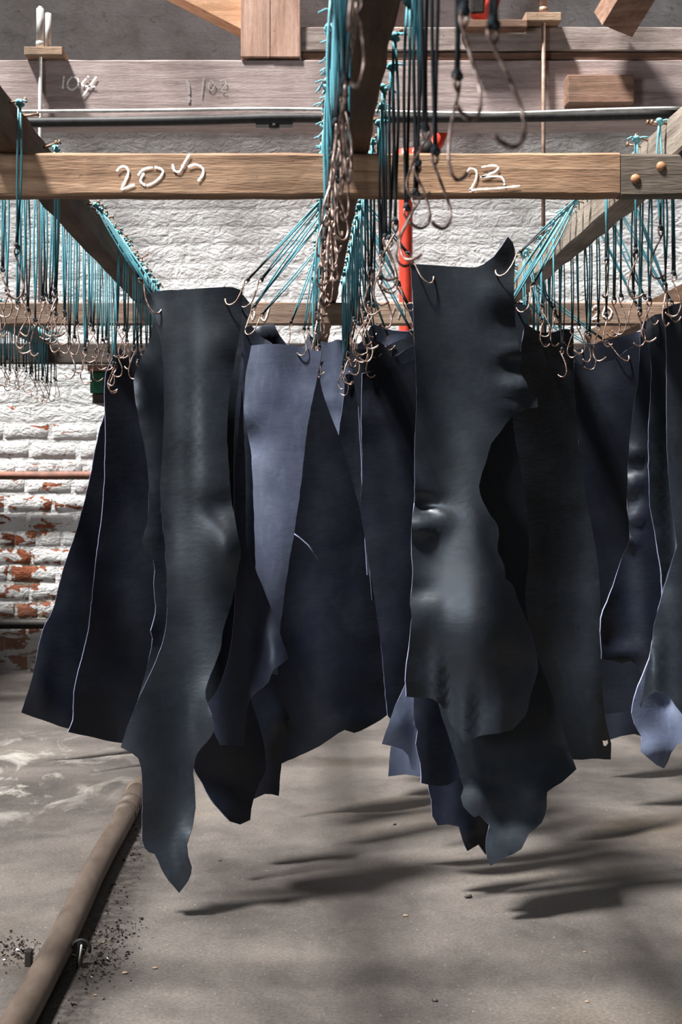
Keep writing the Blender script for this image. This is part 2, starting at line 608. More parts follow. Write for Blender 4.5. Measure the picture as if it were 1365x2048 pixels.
# ------------------------------------------------------------------ the setting
mb = MB()
mb.add([(-3.4, -3, 0), (4.5, -3, 0), (4.5, 7.3, 0), (-3.4, 7.3, 0), (-3.4, -3, -0.1), (4.5, -3, -0.1), (4.5, 7.3, -0.1), (-3.4, 7.3, -0.1)],
       [(0, 1, 2, 3), (7, 6, 5, 4), (0, 4, 5, 1), (1, 5, 6, 2), (2, 6, 7, 3), (3, 7, 4, 0)])
tag(mb.build('floor', 'floor'), 'stained grey concrete floor', kind='structure')

mb = MB()
mb.box(-3.4, 4.5, WALL_Y, WALL_Y + 0.25, 0, 4.6)
wall_back = tag(mb.build('wall_back', 'mortar'), 'whitewashed brick wall with red bricks showing through', kind='structure')

# the bricks of the back wall: eight shapes shared by all
brick_meshes = {}


def brick_mesh(kind, var):
    key = (kind, var)
    if key in brick_meshes:
        return brick_meshes[key]
    r = random.Random(var * 31 + len(kind))
    L = 0.226 if kind == 'stretcher' else 0.108
    H = 0.076
    n = 5 if kind == 'stretcher' else 3
    vs_, fs = [], []
    e = 0.012
    xs = [-L / 2 + e] + [-L / 2 + e + (L - 2 * e) * i / (n - 1) for i in range(1, n - 1)] + [L / 2 - e]
    zs = [-H / 2 + e * 0.8, 0, H / 2 - e * 0.8]
    for z in zs:
        for x in xs:
            vs_.append((x + r.uniform(-.004, .004), -0.5 - r.uniform(0, .12), z + r.uniform(-.004, .004)))
    for j in range(2):
        for i in range(n - 1):
            fs.append((j * n + i, j * n + i + 1, (j + 1) * n + i + 1, (j + 1) * n + i))
    loop = [i for i in range(n)] + [n + n - 1] + [2 * n + i for i in reversed(range(n))] + [n]
    b0 = len(vs_)
    for i in loop:
        x, y, z = vs_[i]
        f = 1.0
        vs_.append((max(-L / 2, min(L / 2, x + (e if x > 0 else -e) * (1 if abs(x) > L / 2 - e - 0.006 else 0))) + r.uniform(-.002, .002), 0.3,
                    max(-H / 2, min(H / 2, z + (e if z > 0 else -e) * (1 if abs(z) > 0.01 else 0)))))
    m_ = len(loop)
    for k in range(m_):
        k2 = (k + 1) % m_
        fs.append((loop[k], b0 + k, b0 + k2, loop[k2]))
    brick_meshes[key] = (vs_, fs)
    return brick_meshes[key]


mesh_cache = {}


def brick_data(kind, var, deep):
    key = (kind, var, deep)
    if key not in mesh_cache:
        vs_, fs = brick_mesh(kind, var)
        mb_ = MB()
        mb_.add([(x, y * deep, z) for x, y, z in vs_], fs, 0, True)
        mesh_cache[key] = mb_.mesh('brick', 'brick')
    return mesh_cache[key]


shown, rest = [], []
row = 0
z = 0.05
while z < 3.45:
    header = (row % 4 == 3)
    step = 0.118 if header else 0.237
    x = -2.2 + (0.0 if header else (0.118 if row % 2 else 0.0)) + rnd.uniform(-.02, .02)
    while x < 2.6:
        c = Vector((x, WALL_Y, z))
        px, py = CX + x * FPX / WALL_Y, CY + (EYE - z) * FPX / WALL_Y
        deep = 0.0065 if z < 1.25 else 0.0018
        item = (x + rnd.uniform(-.006, .006), z + rnd.uniform(-.005, .005), 'header' if header else 'stretcher', rnd.randrange(4), deep, rnd.uniform(-.02, .02))
        score = -1
        if -40 < px < 1405 and py > -30:
            if px < 290 and py > 730:
                score = 3
            elif 240 < py < 600:
                score = 2 - abs(py - 450) / 900
            elif 600 < py < 720:
                score = 1
            elif py < 60 or (py < 125 and px < 490):
                score = 0.5
        (shown if score > 0 else rest).append((score, item))
        x += step + rnd.uniform(-.004, .006)
    row += 1
    z += 0.090
shown.sort(key=lambda q: -q[0])
rest += shown[300:]
shown = shown[:300]
for s, (x, z, kind, var, deep, rot) in shown:
    o = link('brick', brick_data(kind, var, deep), wall_back, (x, WALL_Y - 0.001, z))
    o.rotation_euler = (0, rot, 0)
mb = MB()
for s, (x, z, kind, var, deep, rot) in rest:
    vs_, fs = brick_mesh(kind, var)
    mb.add([(x + a, WALL_Y - 0.001 + b * deep, z + c) for a, b, c in vs_], fs, 0, True)
tag(mb.build('brickwork', 'brick', wall_back), kind='stuff')

# left wall with its row of windows (light comes from here)
mb = MB()
ys = [-3.0]
for wy, ww in WINDOWS:
    ys += [wy - ww / 2, wy + ww / 2]
ys.append(WALL_Y)
for i in range(0, len(ys), 2):
    mb.box(LEFT_X - 0.3, LEFT_X, ys[i], ys[i + 1], 0, 4.6)
for wy, ww in WINDOWS:
    mb.box(LEFT_X - 0.3, LEFT_X, wy - ww / 2, wy + ww / 2, 0, SILL)
    mb.box(LEFT_X - 0.3, LEFT_X, wy - ww / 2, wy + ww / 2, HEAD, 4.6)
tag(mb.build('wall_left', 'plain_wall'), 'masonry wall with tall windows', kind='structure')
for i, (wy, ww) in enumerate(WINDOWS):
    wn = empty('window_%d' % (i + 1), (LEFT_X - 0.15, wy, SILL))
    tag(wn, 'iron framed workshop window', kind='structure')
    mb = MB()
    for yy in (-ww / 2 + 0.02, ww / 2 - 0.02):
        mb.box(-0.03, 0.03, yy - 0.02, yy + 0.02, 0, HEAD - SILL)
    mb.box(-0.03, 0.03, -ww / 2, ww / 2, 0, 0.04)
    mb.box(-0.03, 0.03, -ww / 2, ww / 2, HEAD - SILL - 0.04, HEAD - SILL)
    mb.build('window_frame', 'iron', wn)
    for k in range(1, 4):
        mb = MB()
        yy = -ww / 2 + ww * k / 4
        mb.box(-0.015, 0.015, yy - 0.012, yy + 0.012, 0.04, HEAD - SILL - 0.04)
        mb.build('glazing_bar', 'iron', wn)

mb = MB()
mb.box(4.5, 4.7, -3, 7.3, 0, 4.6)
tag(mb.build('wall_right', 'roof'), 'masonry wall', kind='structure')
mb = MB()
mb.box(-3.6, 4.7, 6.62, 7.45, 4.6, 4.7)
mb.box(-3.6, -3.25, 0.9, 6.62, 4.6, 4.7)
mb.box(-3.6, 4.7, -3, 0.9, 4.6, 4.7)
mb.box(2.0, 4.7, 0.9, 6.62, 4.6, 4.7)
tag(mb.build('ceiling', 'roof'), 'dark boarded roof with long roof lights', kind='structure')
roof_light = tag(empty('window_8', (0, 0, 4.6)), 'long roof light', kind='structure')
for i in range(9):
    mb = MB()
    xx = -3.25 + 5.25 * i / 8
    mb.box(xx - 0.012, xx + 0.012, 0.9, 6.62, 0.0, 0.1)
    mb.build('glazing_bar', 'roof', roof_light)

# ------------------------------------------------------------------ cross beams of the drying rack


def cross_beam(name, d, px0, px1, ztop, h, th, mat, label, seed, group=None):
    mb = MB()
    a, b = P(px0, 0, d).x, P(px1, 0, d).x
    timber(mb, a, b, d, d + th, ztop - h, ztop, 'X', 30, 0.0012, 0, seed)
    return tag(mb.build(name, mat), label, 'beam', group)


front_beam = cross_beam('cross_beam', D1, -760, 1241, Z_RAIL0 - 0.0015, 0.073, 0.04, 'beam', 'brown sawn cross beam chalked 20 and 23 under the rails', 1)
C1 = 1 / 1.95
cr1 = lambda pts: [(x * C1, y * C1) for x, y in pts]
cr2 = lambda pts: [(665 + x * C1, y * C1) for x, y in pts]
chalk(front_beam, [cr1([(455, 668), (468, 652), (490, 650), (501, 670), (490, 702), (475, 736), (500, 728), (526, 719)]),
                   cr1([(538, 684), (560, 660), (608, 652), (636, 668), (612, 703), (572, 722), (548, 704), (562, 674)]),
                   cr1([(673, 640), (680, 664), (700, 668), (716, 640), (741, 598)]),
                   cr1([(733, 650), (764, 641), (790, 655), (791, 680), (772, 706)])], D1 - 0.0022, 5.5, 'chalk', 3)
chalk(front_beam, [cr2([(525, 672), (538, 656), (560, 664), (562, 690), (550, 720), (535, 745)]),
                   cr2([(535, 744), (570, 738), (640, 734), (732, 724)]),
                   cr2([(582, 652), (622, 645), (646, 650), (636, 668), (578, 692)]),
                   cr2([(578, 690), (650, 688), (668, 702), (672, 722)])], D1 - 0.0022, 4.5, 'chalk', 4)

mid_beam = cross_beam('cross_beam', D2, -500, 1900, Z_RAIL0 - 0.0015, 0.071, 0.04, 'beam_far', 'pale brown cross beam with faint chalk marks behind the hides', 2)
chalk(mid_beam, [[(497, 618), (505, 640)], [(497, 618), (508, 622), (508, 632), (504, 640)], [(520, 632), (530, 640), (539, 612)]], D2 - 0.0022, 3.5, 'chalk', 5)
chalk(mid_beam, [[(1184, 620), (1192, 611), (1198, 616), (1194, 628), (1185, 638), (1200, 635)], [(1212, 612), (1206, 630), (1218, 636), (1224, 622), (1214, 612)]], D2 - 0.0022, 3.5, 'chalk', 6)
chalk(mid_beam, [[(780, 638), (790, 612)], [(796, 636), (806, 612), (810, 638)], [(820, 612), (824, 638)]], D2 - 0.0022, 3.0, 'chalk_faint', 7)

rear_beam = cross_beam('cross_beam', D3, -500, 1700, Z_RAIL0 - 0.0015, 0.085, 0.06, 'dark_wood', 'dark cross beam at the far end of the rack by the wall', 3)

# the spliced end of the front beam, with two bolts
mb = MB()
a = P(1243, 0, D1).x
timber(mb, a, a + 0.62, D1 - 0.002, D1 + 0.042, Z_RAIL0 - 0.0755, Z_RAIL0 - 0.003, 'X', 12, 0.0015, 0, 9)
splice = tag(mb.build('splice_timber', 'splice'), 'grey weathered timber end bolted on beside the beam chalked 23', 'timber')
for px, py in ((1272, 358), (1323, 333)):
    mb = MB()
    mb.ball((0, 0, 0), 0.0085, u=12, w=8, sq=(1, 0.55, 1))
    mb.build('bolt', 'bolt', splice, P(px, py, D1 - 0.002))

# ------------------------------------------------------------------ long rails with nails
RAIL_LABEL = {
    'outer_left': 'dark far rail whose cords and hooks hang before the brick wall',
    'left': 'dark brown long rail lined with nails, above the floor pipe',
    'middle': 'reddish brown long rail between the two lanes of hides',
    'right': 'weathered pale long rail with nails resting beside the spliced timber',
    'outer_right': 'long rail beyond the pale rail, behind the outermost black hide'}
RAIL_OBJ = {}
for i, (k, (x0, x1)) in enumerate(RAILS.items()):
    mb = MB()
    timber(mb, x0, x1, 0.75, 6.25, Z_RAIL0, Z_RAIL1, 'Y', 60, 0.0022, 0, 20 + i)
    RAIL_OBJ[k] = tag(mb.build('hanging_rail', 'rail_pale' if k == 'right' else 'rail'), RAIL_LABEL[k], 'rail', 'long rails of the drying rack')

mb = MB()
mb.tube([(0, 0, 0), (-0.026, 0, 0.006)], 0.0020, 6)
mb.tube([(-0.0255, 0, 0.006), (-0.0285, 0, 0.0068)], 0.0048, 8)
NAIL = mb.mesh('nail', 'nail')


def nail(rail, side, d, z=None):
    """a nail in the flank of a rail; returns the place where a cord hangs on it"""
    x0, x1 = RAILS[rail]
    z = Z_RAIL1 - 0.012 + rnd.uniform(-0.008, 0.004) if z is None else z
    x = x0 + 0.002 if side < 0 else x1 - 0.002
    o = link('nail', NAIL, RAIL_OBJ[rail], (x, d, z))
    o.rotation_euler = (rnd.uniform(-.2, .2), rnd.uniform(-.15, .15), 0 if side < 0 else PI)
    if side > 0:
        o.scale = (1, 1, 1)
    return Vector((x + side * (0.021 if d > 2.8 else rnd.uniform(0.013, 0.027)), d, z + (0.004 if side < 0 else -0.001)))


# ------------------------------------------------------------------ hooks and cords
HOOK_PTS = [(0.0, -0.004), (0.0035, -0.0015), (0.005, 0.003), (0.003, 0.0075), (-0.001, 0.008), (-0.0045, 0.005), (-0.0045, 0.000), (-0.001, -0.006),
            (0.006, -0.016), (0.015, -0.030), (0.0215, -0.046), (0.022, -0.058), (0.016, -0.0675), (0.005, -0.071), (-0.008, -0.068), (-0.0155, -0.064)]


def hook_mesh(var):
    r = random.Random(100 + var)
    k = r.uniform(0.9, 1.12)
    pts = [(x * k * (0.72 if i > 7 else 0.9) * r.uniform(.94, 1.06), 0.0006 * math.sin(i), z * k) for i, (x, z) in enumerate(HOOK_PTS)]
    sm = catmull(pts, 3)
    rs = [0.0016] * len(sm)
    for i in range(8):
        rs[-1 - i] = 0.0020
    mb = MB()
    mb.tube(sm, 0.0016, 6, 0, True, rs)
    return mb.mesh('hook', 'hook')


HOOKS = [hook_mesh(i) for i in range(6)]


def cord_mesh(L, var, tail=True, mat='cord'):
    """a doubled length of twine, its top looped on the nail, its end at (0,0,-L)"""
    r = random.Random(300 + var)
    mb = MB()
    for s in (-1, 1):
        off = r.uniform(0.0022, 0.0042) * s
        bow = r.uniform(-.004, .004)
        pts = []
        n = 8
        for i in range(n + 1):
            t = i / n
            w = math.sin(PI * min(1, t * 1.15)) if t < 0.87 else math.sin(PI * min(1, t * 1.15)) * 0.5
            pts.append((off * (0.35 + 0.65 * w) + bow * math.sin(PI * t), 0.002 * s * math.sin(2 * PI * t + var), -L * t))
        mb.tube(pts, 0.0020, 6)
    if tail:
        for q in range(2):
            a = r.uniform(0, 2 * PI)
            mb.tube([(0, 0, 0), (0.012 * math.cos(a), 0.012 * math.sin(a), 0.003), (0.022 * math.cos(a), 0.022 * math.sin(a), -0.004 + r.uniform(-.008, .006))], 0.0016, 5)
    return mb.mesh('cord', mat)


def knot_mesh(r_, mat, sq=(1, 1, 1.1), name='knot'):
    mb = MB()
    for a in (0, 1, 2):
        c = (0.35 * r_ * math.cos(a * 2.1), 0.35 * r_ * math.sin(a * 2.1), 0.3 * r_ * (a - 1))
        mb.ball(c, r_ * 0.8, 0, 7, 5, sq)
    return mb.mesh(name, mat)


KNOT = knot_mesh(0.0050, 'knot')
KNOT_TOP = knot_mesh(0.0072, 'knot_top', (1.1, 1, 0.8))
CORDS = {}


def get_cord(L, var, mat='cord'):
    key = (round(L, 2), var % 5, mat)
    if key not in CORDS:
        CORDS[key] = cord_mesh(key[0], var % 5 + int(key[0] * 100), True, mat)
    return CORDS[key], key[0]


def hanging_hook(top, drop, label, group, turn=0.0, mat='cord'):
    me, L = get_cord(drop, rnd.randrange(5), mat)
    t = tag(empty('cord_hook', top), label, 'hook', group)
    t.rotation_euler = (rnd.uniform(-.02, .02), rnd.uniform(-.02, .02), rnd.uniform(-0.5, 0.5))
    link('cord', me, t)
    link('top_knot', KNOT_TOP, t)
    link('knot', KNOT, t, (0, 0, -L + 0.004))
    h = link('hook', HOOKS[rnd.randrange(6)], t, (0, 0, -L - 0.006))
    h.rotation_euler = (rnd.uniform(-.12, .12), rnd.uniform(-.12, .12), turn + rnd.choice([0, PI]) + rnd.uniform(-.7, .7) * (0.5 if turn > 1 else 1))
    return t


def holding_hook(top, hole, label, group, slack=0.0):
    """a cord drawn aside to the hook that pierces a hide"""
    v = top - hole
    u = v.normalized()
    eye = hole + u * 0.066
    L = (top - eye).length
    t = tag(empty('cord_hook', top), label, 'hook', group)
    me = cord_mesh(L, rnd.randrange(1000))
    # local z up along u
    zaxis = u
    xaxis = Vector((1, 0, 0)) - zaxis * zaxis.x
    xaxis = xaxis.normalized() if xaxis.length > .1 else Vector((0, 1, 0))
    yaxis = zaxis.cross(xaxis)
    mat = Matrix((xaxis, yaxis, zaxis)).transposed()
    t.rotation_euler = mat.to_euler()
    link('cord', me, t)
    link('top_knot', KNOT_TOP, t)
    link('knot', KNOT, t, (0, 0, -L + 0.003))
    h = link('hook', HOOKS[rnd.randrange(6)], t, (0, 0, -L - 0.004))
    h.rotation_euler = (0, 0, -rnd.uniform(0.35, 0.7) if hole.x < top.x else PI + rnd.uniform(0.35, 0.7))
    return t


def frange(a, b, s, j=0.25):
    out = []
    while a < b:
        out.append(a + rnd.uniform(-j, j) * s)
        a += s
    return out


# flank of a rail, distances of its cords, cord lengths, hook turn, which flank in words
FREE = [
    ('left', -1, frange(2.28, 4.3, 0.066), (0.225, 0.30), 0.0, 'outer flank of the dark rail'),
    ('left', 1, [2.352, 2.66, 2.74] + frange(3.62, 4.9, 0.10), (0.22, 0.30), 0.0, 'inner flank of the dark rail'),
    ('middle', -1, frange(0.95, 1.6, 0.12) + frange(1.6, 2.75, 0.033) + frange(3.3, 4.6, 0.16), (0.18, 0.25), 1.35, 'dark-rail side of the middle rail'),
    ('middle', 1, frange(0.98, 2.62, 0.125) + frange(2.7, 4.6, 0.13), (0.235, 0.30), 0.2, 'pale-rail side of the middle rail'),
    ('right', -1, frange(2.45, 3.1, 0.22) + frange(3.45, 4.7, 0.26), (0.18, 0.25), 0.3, 'inner flank of the pale rail'),
    ('right', 1, frange(2.45, 4.5, 0.088), (0.21, 0.28), 0.0, 'outer flank of the pale rail'),
    ('outer_left', 1, frange(4.75, 6.2, 0.062), (0.20, 0.235), 0.0, 'far outer rail'),
]
UNITS = ['', 'first', 'second', 'third', 'fourth', 'fifth', 'sixth', 'seventh', 'eighth', 'ninth', 'tenth', 'eleventh', 'twelfth', 'thirteenth',
         'fourteenth', 'fifteenth', 'sixteenth', 'seventeenth', 'eighteenth', 'nineteenth', 'twentieth']


def ordinal(n):
    if n <= 20:
        return UNITS[n]
    if n in (30, 40, 50):
        return {30: 'thirtieth', 40: 'fortieth', 50: 'fiftieth'}[n]
    return ('twenty', 'thirty', 'forty', 'fifty')[n // 10 - 2] + '-' + UNITS[n % 10]


for rail, side, ds, (l0, l1), turn, words in FREE:
    before = sorted((d for d in ds if d < D1), reverse=True)
    behind = sorted(d for d in ds if D1 <= d < D2)
    far = sorted(d for d in ds if d >= D2)
    for zone, zd in (('before the chalked beam', before), ('behind the chalked beam', behind), ('beyond the second beam', far)):
        for n, d in enumerate(zd):
            top = nail(rail, side, d)
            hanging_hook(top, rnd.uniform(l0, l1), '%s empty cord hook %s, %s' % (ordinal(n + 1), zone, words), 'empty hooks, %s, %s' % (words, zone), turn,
                         'cord_shaded' if rail == 'middle' and side > 0 and d < 3.0 else 'cord')
# bare nails between the cords
for rail, side in (('left', 1), ('middle', -1), ('right', -1), ('middle', 1)):
    for d in frange(2.5, 4.4, 0.16):
        nail(rail, side, d, Z_RAIL1 - 0.006)

# ------------------------------------------------------------------ hides


def resample(poly, step, jit, r):
    out = []
    n = len(poly)
    for i in range(n):
        a, b = Vector(poly[i]), Vector(poly[(i + 1) % n])
        p0, p3 = Vector(poly[i - 1]), Vector(poly[(i + 2) % n])
        L = (b - a).length
        k = max(1, int(L / step))
        nrm = Vector((-(b - a).y, (b - a).x)).normalized() if L > 0 else Vector((0, 0))
        # soft corners stay, gentle curve through neighbours
        ma = (b - p0)
        mc = (p3 - a)
        da = (a - p0).normalized().dot((b - a).normalized()) if (a - p0).length > 0 else 0
        dc = (p3 - b).normalized().dot((b - a).normalized()) if (p3 - b).length > 0 else 0
        ta = ma.normalized() * L if da > 0.5 else (b - a)
        tc = mc.normalized() * L if dc > 0.5 else (b - a)
        for j in range(k):
            t = j / k
            h00, h10, h01, h11 = 2 * t**3 - 3 * t**2 + 1, t**3 - 2 * t**2 + t, -2 * t**3 + 3 * t**2, t**3 - t**2
            q = a * h00 + ta * h10 + b * h01 + tc * h11
            if j:
                q = q + nrm * r.uniform(-jit, jit)
            out.append(q)
    return out


def in_poly(x, y, poly):
    c = False
    n = len(poly)
    j = n - 1
    for i in range(n):
        xi, yi = poly[i]
        xj, yj = poly[j]
        if (yi > y) != (yj > y) and x < (xj - xi) * (y - yi) / (yj - yi) + xi:
            c = not c
        j = i
    return c


HIDES = {}


def hide(key, label, d, outline, mat='grain', bumps=(), fold=0.012, curl=0.012, seed=0, slant=0.0, lean=0.0, hole=None, lip=None, back='flesh', jit=0.7, crinkle=0.004, waves=2.0):
    r = random.Random(seed + 11)
    poly = resample(outline, 13, jit, r)
    xs = [p.x for p in poly]
    ys_ = [p.y for p in poly]
    x0, x1, y0, y1 = min(xs), max(xs), min(ys_), max(ys_)
    pl = [(p.x, p.y) for p in poly]
    verts = list(poly)
    edges = [(i, (i + 1) % len(poly)) for i in range(len(poly))]
    holes = []
    if hole:
        b = len(verts)
        hp = [Vector(q) for q in hole]
        holes.append([(q.x, q.y) for q in hp])
        verts += hp
        edges += [(b + i, b + (i + 1) % len(hp)) for i in range(len(hp))]
    g = 15
    yy = y0 + g * 0.5
    rowi = 0
    while yy < y1:
        xx = x0 + (g * 0.5 if rowi % 2 else g)
        while xx < x1:
            if in_poly(xx, yy, pl) and not any(in_poly(xx, yy, h) for h in holes):
                near = min((xx - p.x) ** 2 + (yy - p.y) ** 2 for p in verts[:len(poly)])
                if near > 40:
                    verts.append(Vector((xx, yy)))
            xx += g
        yy += g * 0.87
        rowi += 1
    res = delaunay_2d_cdt([Vector((v.x, v.y)) for v in verts], edges, [], 0, 1e-4)
    vout, fout = res[0], res[2]
    tris = []
    for f in fout:
        cx = sum(vout[i].x for i in f) / len(f)
        cy = sum(vout[i].y for i in f) / len(f)
        if in_poly(cx, cy, pl) and not any(in_poly(cx, cy, h) for h in holes):
            tris.append(list(f))
    ph = r.uniform(0, 6.28)
    ph2 = r.uniform(0, 6.28)
    off = Vector((r.uniform(0, 50), r.uniform(0, 50), r.uniform(0, 50)))
    W, Hh = (x1 - x0), (y1 - y0)
    rows = {}

    def depth(x, y):
        v = (y - y0) / Hh
        u = (x - x0) / W - 0.5
        dy = fold * (0.35 + 0.65 * v) * math.sin(2 * PI * (u * waves * 0.6 + 0.15 * math.sin(3 * v + ph2)) + ph)
        dy += curl * 4 * u * u * math.cos(ph2 + 4.0 * v)
        dy += slant * u + lean * v
        q = Vector((x * 0.006, y * 0.0035, 0)) + off
        dy += 0.011 * noise.noise(q)
        q2 = Vector((x * 0.016, y * 0.022, 0)) + off
        edge = min(1.0, (abs(u) * 2) ** 3)
        dy += crinkle * (0.35 + 1.2 * edge) * noise.noise(q2)
        for bx, by, rx, ry, amp in bumps:
            e = ((x - bx) / rx) ** 2 + ((y - by) / ry) ** 2
            if e < 9:
                dy += amp * math.exp(-e)
        if lip:
            t = (y - y0) / lip[0]
            if t < 1:
                dy += lip[1] * (1 - t) ** 2
        return dy

    co = [P(v.x, v.y, d + depth(v.x, v.y)) for v in vout]
    # orientation: front faces look at the camera (-Y)
    for t in tris:
        a, b_, c = (co[i] for i in t[:3])
        if (b_ - a).cross(c - a).y > 0:
            t.reverse()
    # vertex normals
    nrm = [Vector((0, 0, 0)) for _ in co]
    for t in tris:
        a, b_, c = (co[i] for i in t[:3])
        n_ = (b_ - a).cross(c - a)
        for i in t:
            nrm[i] += n_
    TH = 0.0034
    cnt = {}
    for t in tris:
        for i in range(len(t)):
            e = (t[i], t[(i + 1) % len(t)])
            cnt[e] = cnt.get(e, 0) + 1
    mbd = MB()
    mbd.add(co, tris, 0, True)
    backv = [p - (n_.normalized() if n_.length else Vector((0, -1, 0))) * TH for p, n_ in zip(co, nrm)]
    mbd.add(backv, [list(reversed(t)) for t in tris], 1, True)
    rim_v, rim_f = [], []
    for (a, b_) in cnt:
        if (b_, a) not in cnt:
            o = len(rim_v)
            rim_v += [co[a], co[b_], backv[b_], backv[a]]
            rim_f.append((o + 3, o + 2, o + 1, o))
    mbd.add(rim_v, rim_f, 2, False)
    # bring the origin to the top of the hide
    org = P((x0 + x1) / 2, y0, d)
    mbd.v = [(p[0] - org.x, p[1] - org.y, p[2] - org.z) for p in mbd.v]
    o = mbd.build('leather_hide', [mat, back, 'edge'], None, org)
    tag(o, label, 'leather hide', 'dyed hides hanging in the drying rack')
    HIDES[key] = (d, depth)
    return o


def hang(key, px, py, rail, side, dn=None, what=''):
    d, dep = HIDES[key]
    hole = P(px, py, d + dep(px, py) - 0.006)
    top = nail(rail, side, (d if dn is None else dn))
    holding_hook(top, hole, what, 'hooks holding the hides')


c2 = lambda pts: [(200 + x / 2.926, 560 + y / 2.926) for x, y in pts]
c3 = lambda pts: [(200 + x / 3.25, 1200 + y / 3.25) for x, y in pts]
c5 = lambda pts: [(780 + x / 2.926, 460 + y / 2.926) for x, y in pts]
c6 = lambda pts: [(740 + x / 2.73, 1140 + y / 2.73) for x, y in pts]
c7 = lambda pts: [(1100 + x / 2.049, 560 + y / 2.049) for x, y in pts]
c8 = lambda pts: [(1020 + x / 3.957, 560 + y / 3.957) for x, y in pts]
c9 = lambda pts: [(1180 + x / 3.66, 1000 + y / 3.66) for x, y in pts]

# --- lane chalked 20 -----------------------------------------------------
right_a = c2([(780, 42), (835, 62), (832, 160), (825, 270), (790, 470), (755, 700), (745, 900), (755, 1080), (770, 1280), (800, 1450), (825, 1580), (805, 1720), (770, 1900)])
right_b = c3([(850, 40), (800, 200), (780, 330), (720, 480), (685, 590), (700, 690), (745, 805), (720, 890), (630, 1000), (605, 1130), (615, 1200), (622, 1350), (600, 1480), (562, 1590), (570, 1665), (597, 1740), (575, 1825), (515, 1905)])
left_b = c3([(420, 1785), (355, 1650), (320, 1640), (290, 1612), (274, 1560), (276, 1300), (272, 1130), (250, 1030), (200, 990), (135, 958), (190, 790), (280, 580), (350, 430), (410, 270)])
left_a = c2([(390, 2000), (390, 1750), (375, 1500), (355, 1300), (358, 1100), (370, 900), (374, 650), (368, 480), (345, 320), (310, 215), (245, 128), (275, 85), (320, 65), (500, 55), (640, 45)])
hide('front_20', 'long black hide with flat wide top and pointed tail, foremost beside the dark rail', 3.21, right_a + right_b + left_b + left_a, 'grain',
     bumps=[(466, 1090, 42, 60, -0.034), (445, 1010, 35, 22, 0.010), (440, 680, 40, 40, -0.008), (340, 1080, 30, 80, 0.008), (300, 1690, 50, 70, 0.02), (380, 1700, 22, 60, -0.022),
            (420, 1440, 25, 60, -0.014), (290, 610, 26, 40, 0.012), (388, 880, 8, 260, 0.003)], fold=0.015, curl=-0.016, seed=1, crinkle=0.003)

hide('second_20', 'black hide directly behind the pointed-tail hide, ragged bump on one edge', 3.275,
     [(309, 640), (400, 604), (470, 594), (487, 590), (503, 610), (497, 632), (489, 662), (482, 720), (470, 850), (468, 1000), (470, 1200), (450, 1340), (400, 1420), (330, 1420)]
     + c3([(245, 655), (285, 515), (320, 370), (342, 250), (330, 200)]) + c2([(300, 2045), (325, 1950), (315, 1780), (322, 1700), (310, 1632), (265, 1580), (245, 1525), (275, 1430), (285, 1300), (285, 1160), (265, 1000), (225, 800), (200, 640), (205, 550), (300, 330)]),
     'grain', bumps=[(300, 1000, 30, 120, -0.010), (300, 1250, 20, 30, -0.012), (280, 800, 20, 50, -0.01)], seed=2, fold=0.008, curl=0.008)

hide('third_20', 'narrow-topped black hide flaring to a pale square corner beside the pointed-tail hide', 3.35,
     [(340, 650), (420, 640), (486, 650), (488, 720), (478, 850), (470, 960), (480, 1055), (500, 1110), (530, 1185), (557, 1257), (577, 1317), (560, 1331), (545, 1341), (536, 1364), (512, 1384), (500, 1397), (492, 1440), (489, 1492), (440, 1490), (390, 1380), (340, 1200), (320, 900)],
     'steel', bumps=[(560, 1340, 45, 110, -0.05), (500, 1300, 30, 120, 0.02)], slant=0.03, seed=3)

hide('fifth_20', 'black hide with a rounded dark tail low behind the pointed-tail hide', 3.50,
     [(350, 660), (470, 650), (478, 800), (470, 1000), (490, 1250), (500, 1390), (512, 1430), (522, 1462), (530, 1500), (532, 1541), (520, 1565), (508, 1597), (503, 1618), (501, 1640), (481, 1649), (461, 1643), (440, 1620), (421, 1597), (405, 1566), (397, 1554), (386, 1530), (370, 1450), (350, 1300), (330, 1000), (335, 800)],
     'navy', bumps=[(430, 1560, 60, 60, 0.02)], slant=0.15, lean=-0.05, seed=5, fold=0.010)

hide('fourth_20', 'dark hide with a pale curling corner hanging beside the rounded dark tail', 3.60,
     [(380, 680), (480, 680), (490, 900), (500, 1200), (541, 1351), (560, 1395), (580, 1435), (594, 1461), (586, 1471), (569, 1476), (566, 1510), (561, 1550), (558, 1592), (530, 1588), (508, 1598), (480, 1590), (440, 1500), (400, 1300), (370, 1000)],
     'navy', bumps=[(570, 1440, 30, 50, -0.03)], slant=0.12, seed=4)

hide('pale_20', 'smooth hide with a pale blue sunlit upper corner under the middle rail', 3.77,
     [(503, 691), (530, 688), (558, 688), (585, 690), (603, 694), (615, 698), (628, 701), (644, 702), (640, 730), (632, 770), (622, 815), (612, 880), (605, 950), (597, 1010), (590, 1060), (578, 1130), (568, 1200), (560, 1270), (556, 1350), (520, 1340), (512, 1150), (507, 1000), (502, 900), (494, 862), (488, 827), (490, 772), (495, 730)],
     'pale_steel', bumps=[(505, 880, 30, 40, 0.022), (520, 780, 40, 90, -0.012), (600, 740, 40, 60, 0.01), (560, 1200, 130, 260, -0.06)], slant=-0.03, seed=6, fold=0.006, back='navy')

hide('corner_20', 'dark hide with a hooked corner peeping above the pale blue hide', 3.88,
     [(470, 662), (484, 654), (504, 651), (516, 670), (530, 678), (544, 687), (545, 900), (530, 1150), (430, 1150), (430, 800), (465, 700)], 'navy', seed=7)
hide('blue_corner', 'blue grey hide corner standing up behind the hooked dark corner', 3.98,
     [(506, 656), (526, 650), (548, 646), (560, 671), (574, 690), (578, 900), (560, 1150), (470, 1150), (490, 800)], 'navy', bumps=[(535, 665, 25, 20, -0.02)], seed=8)

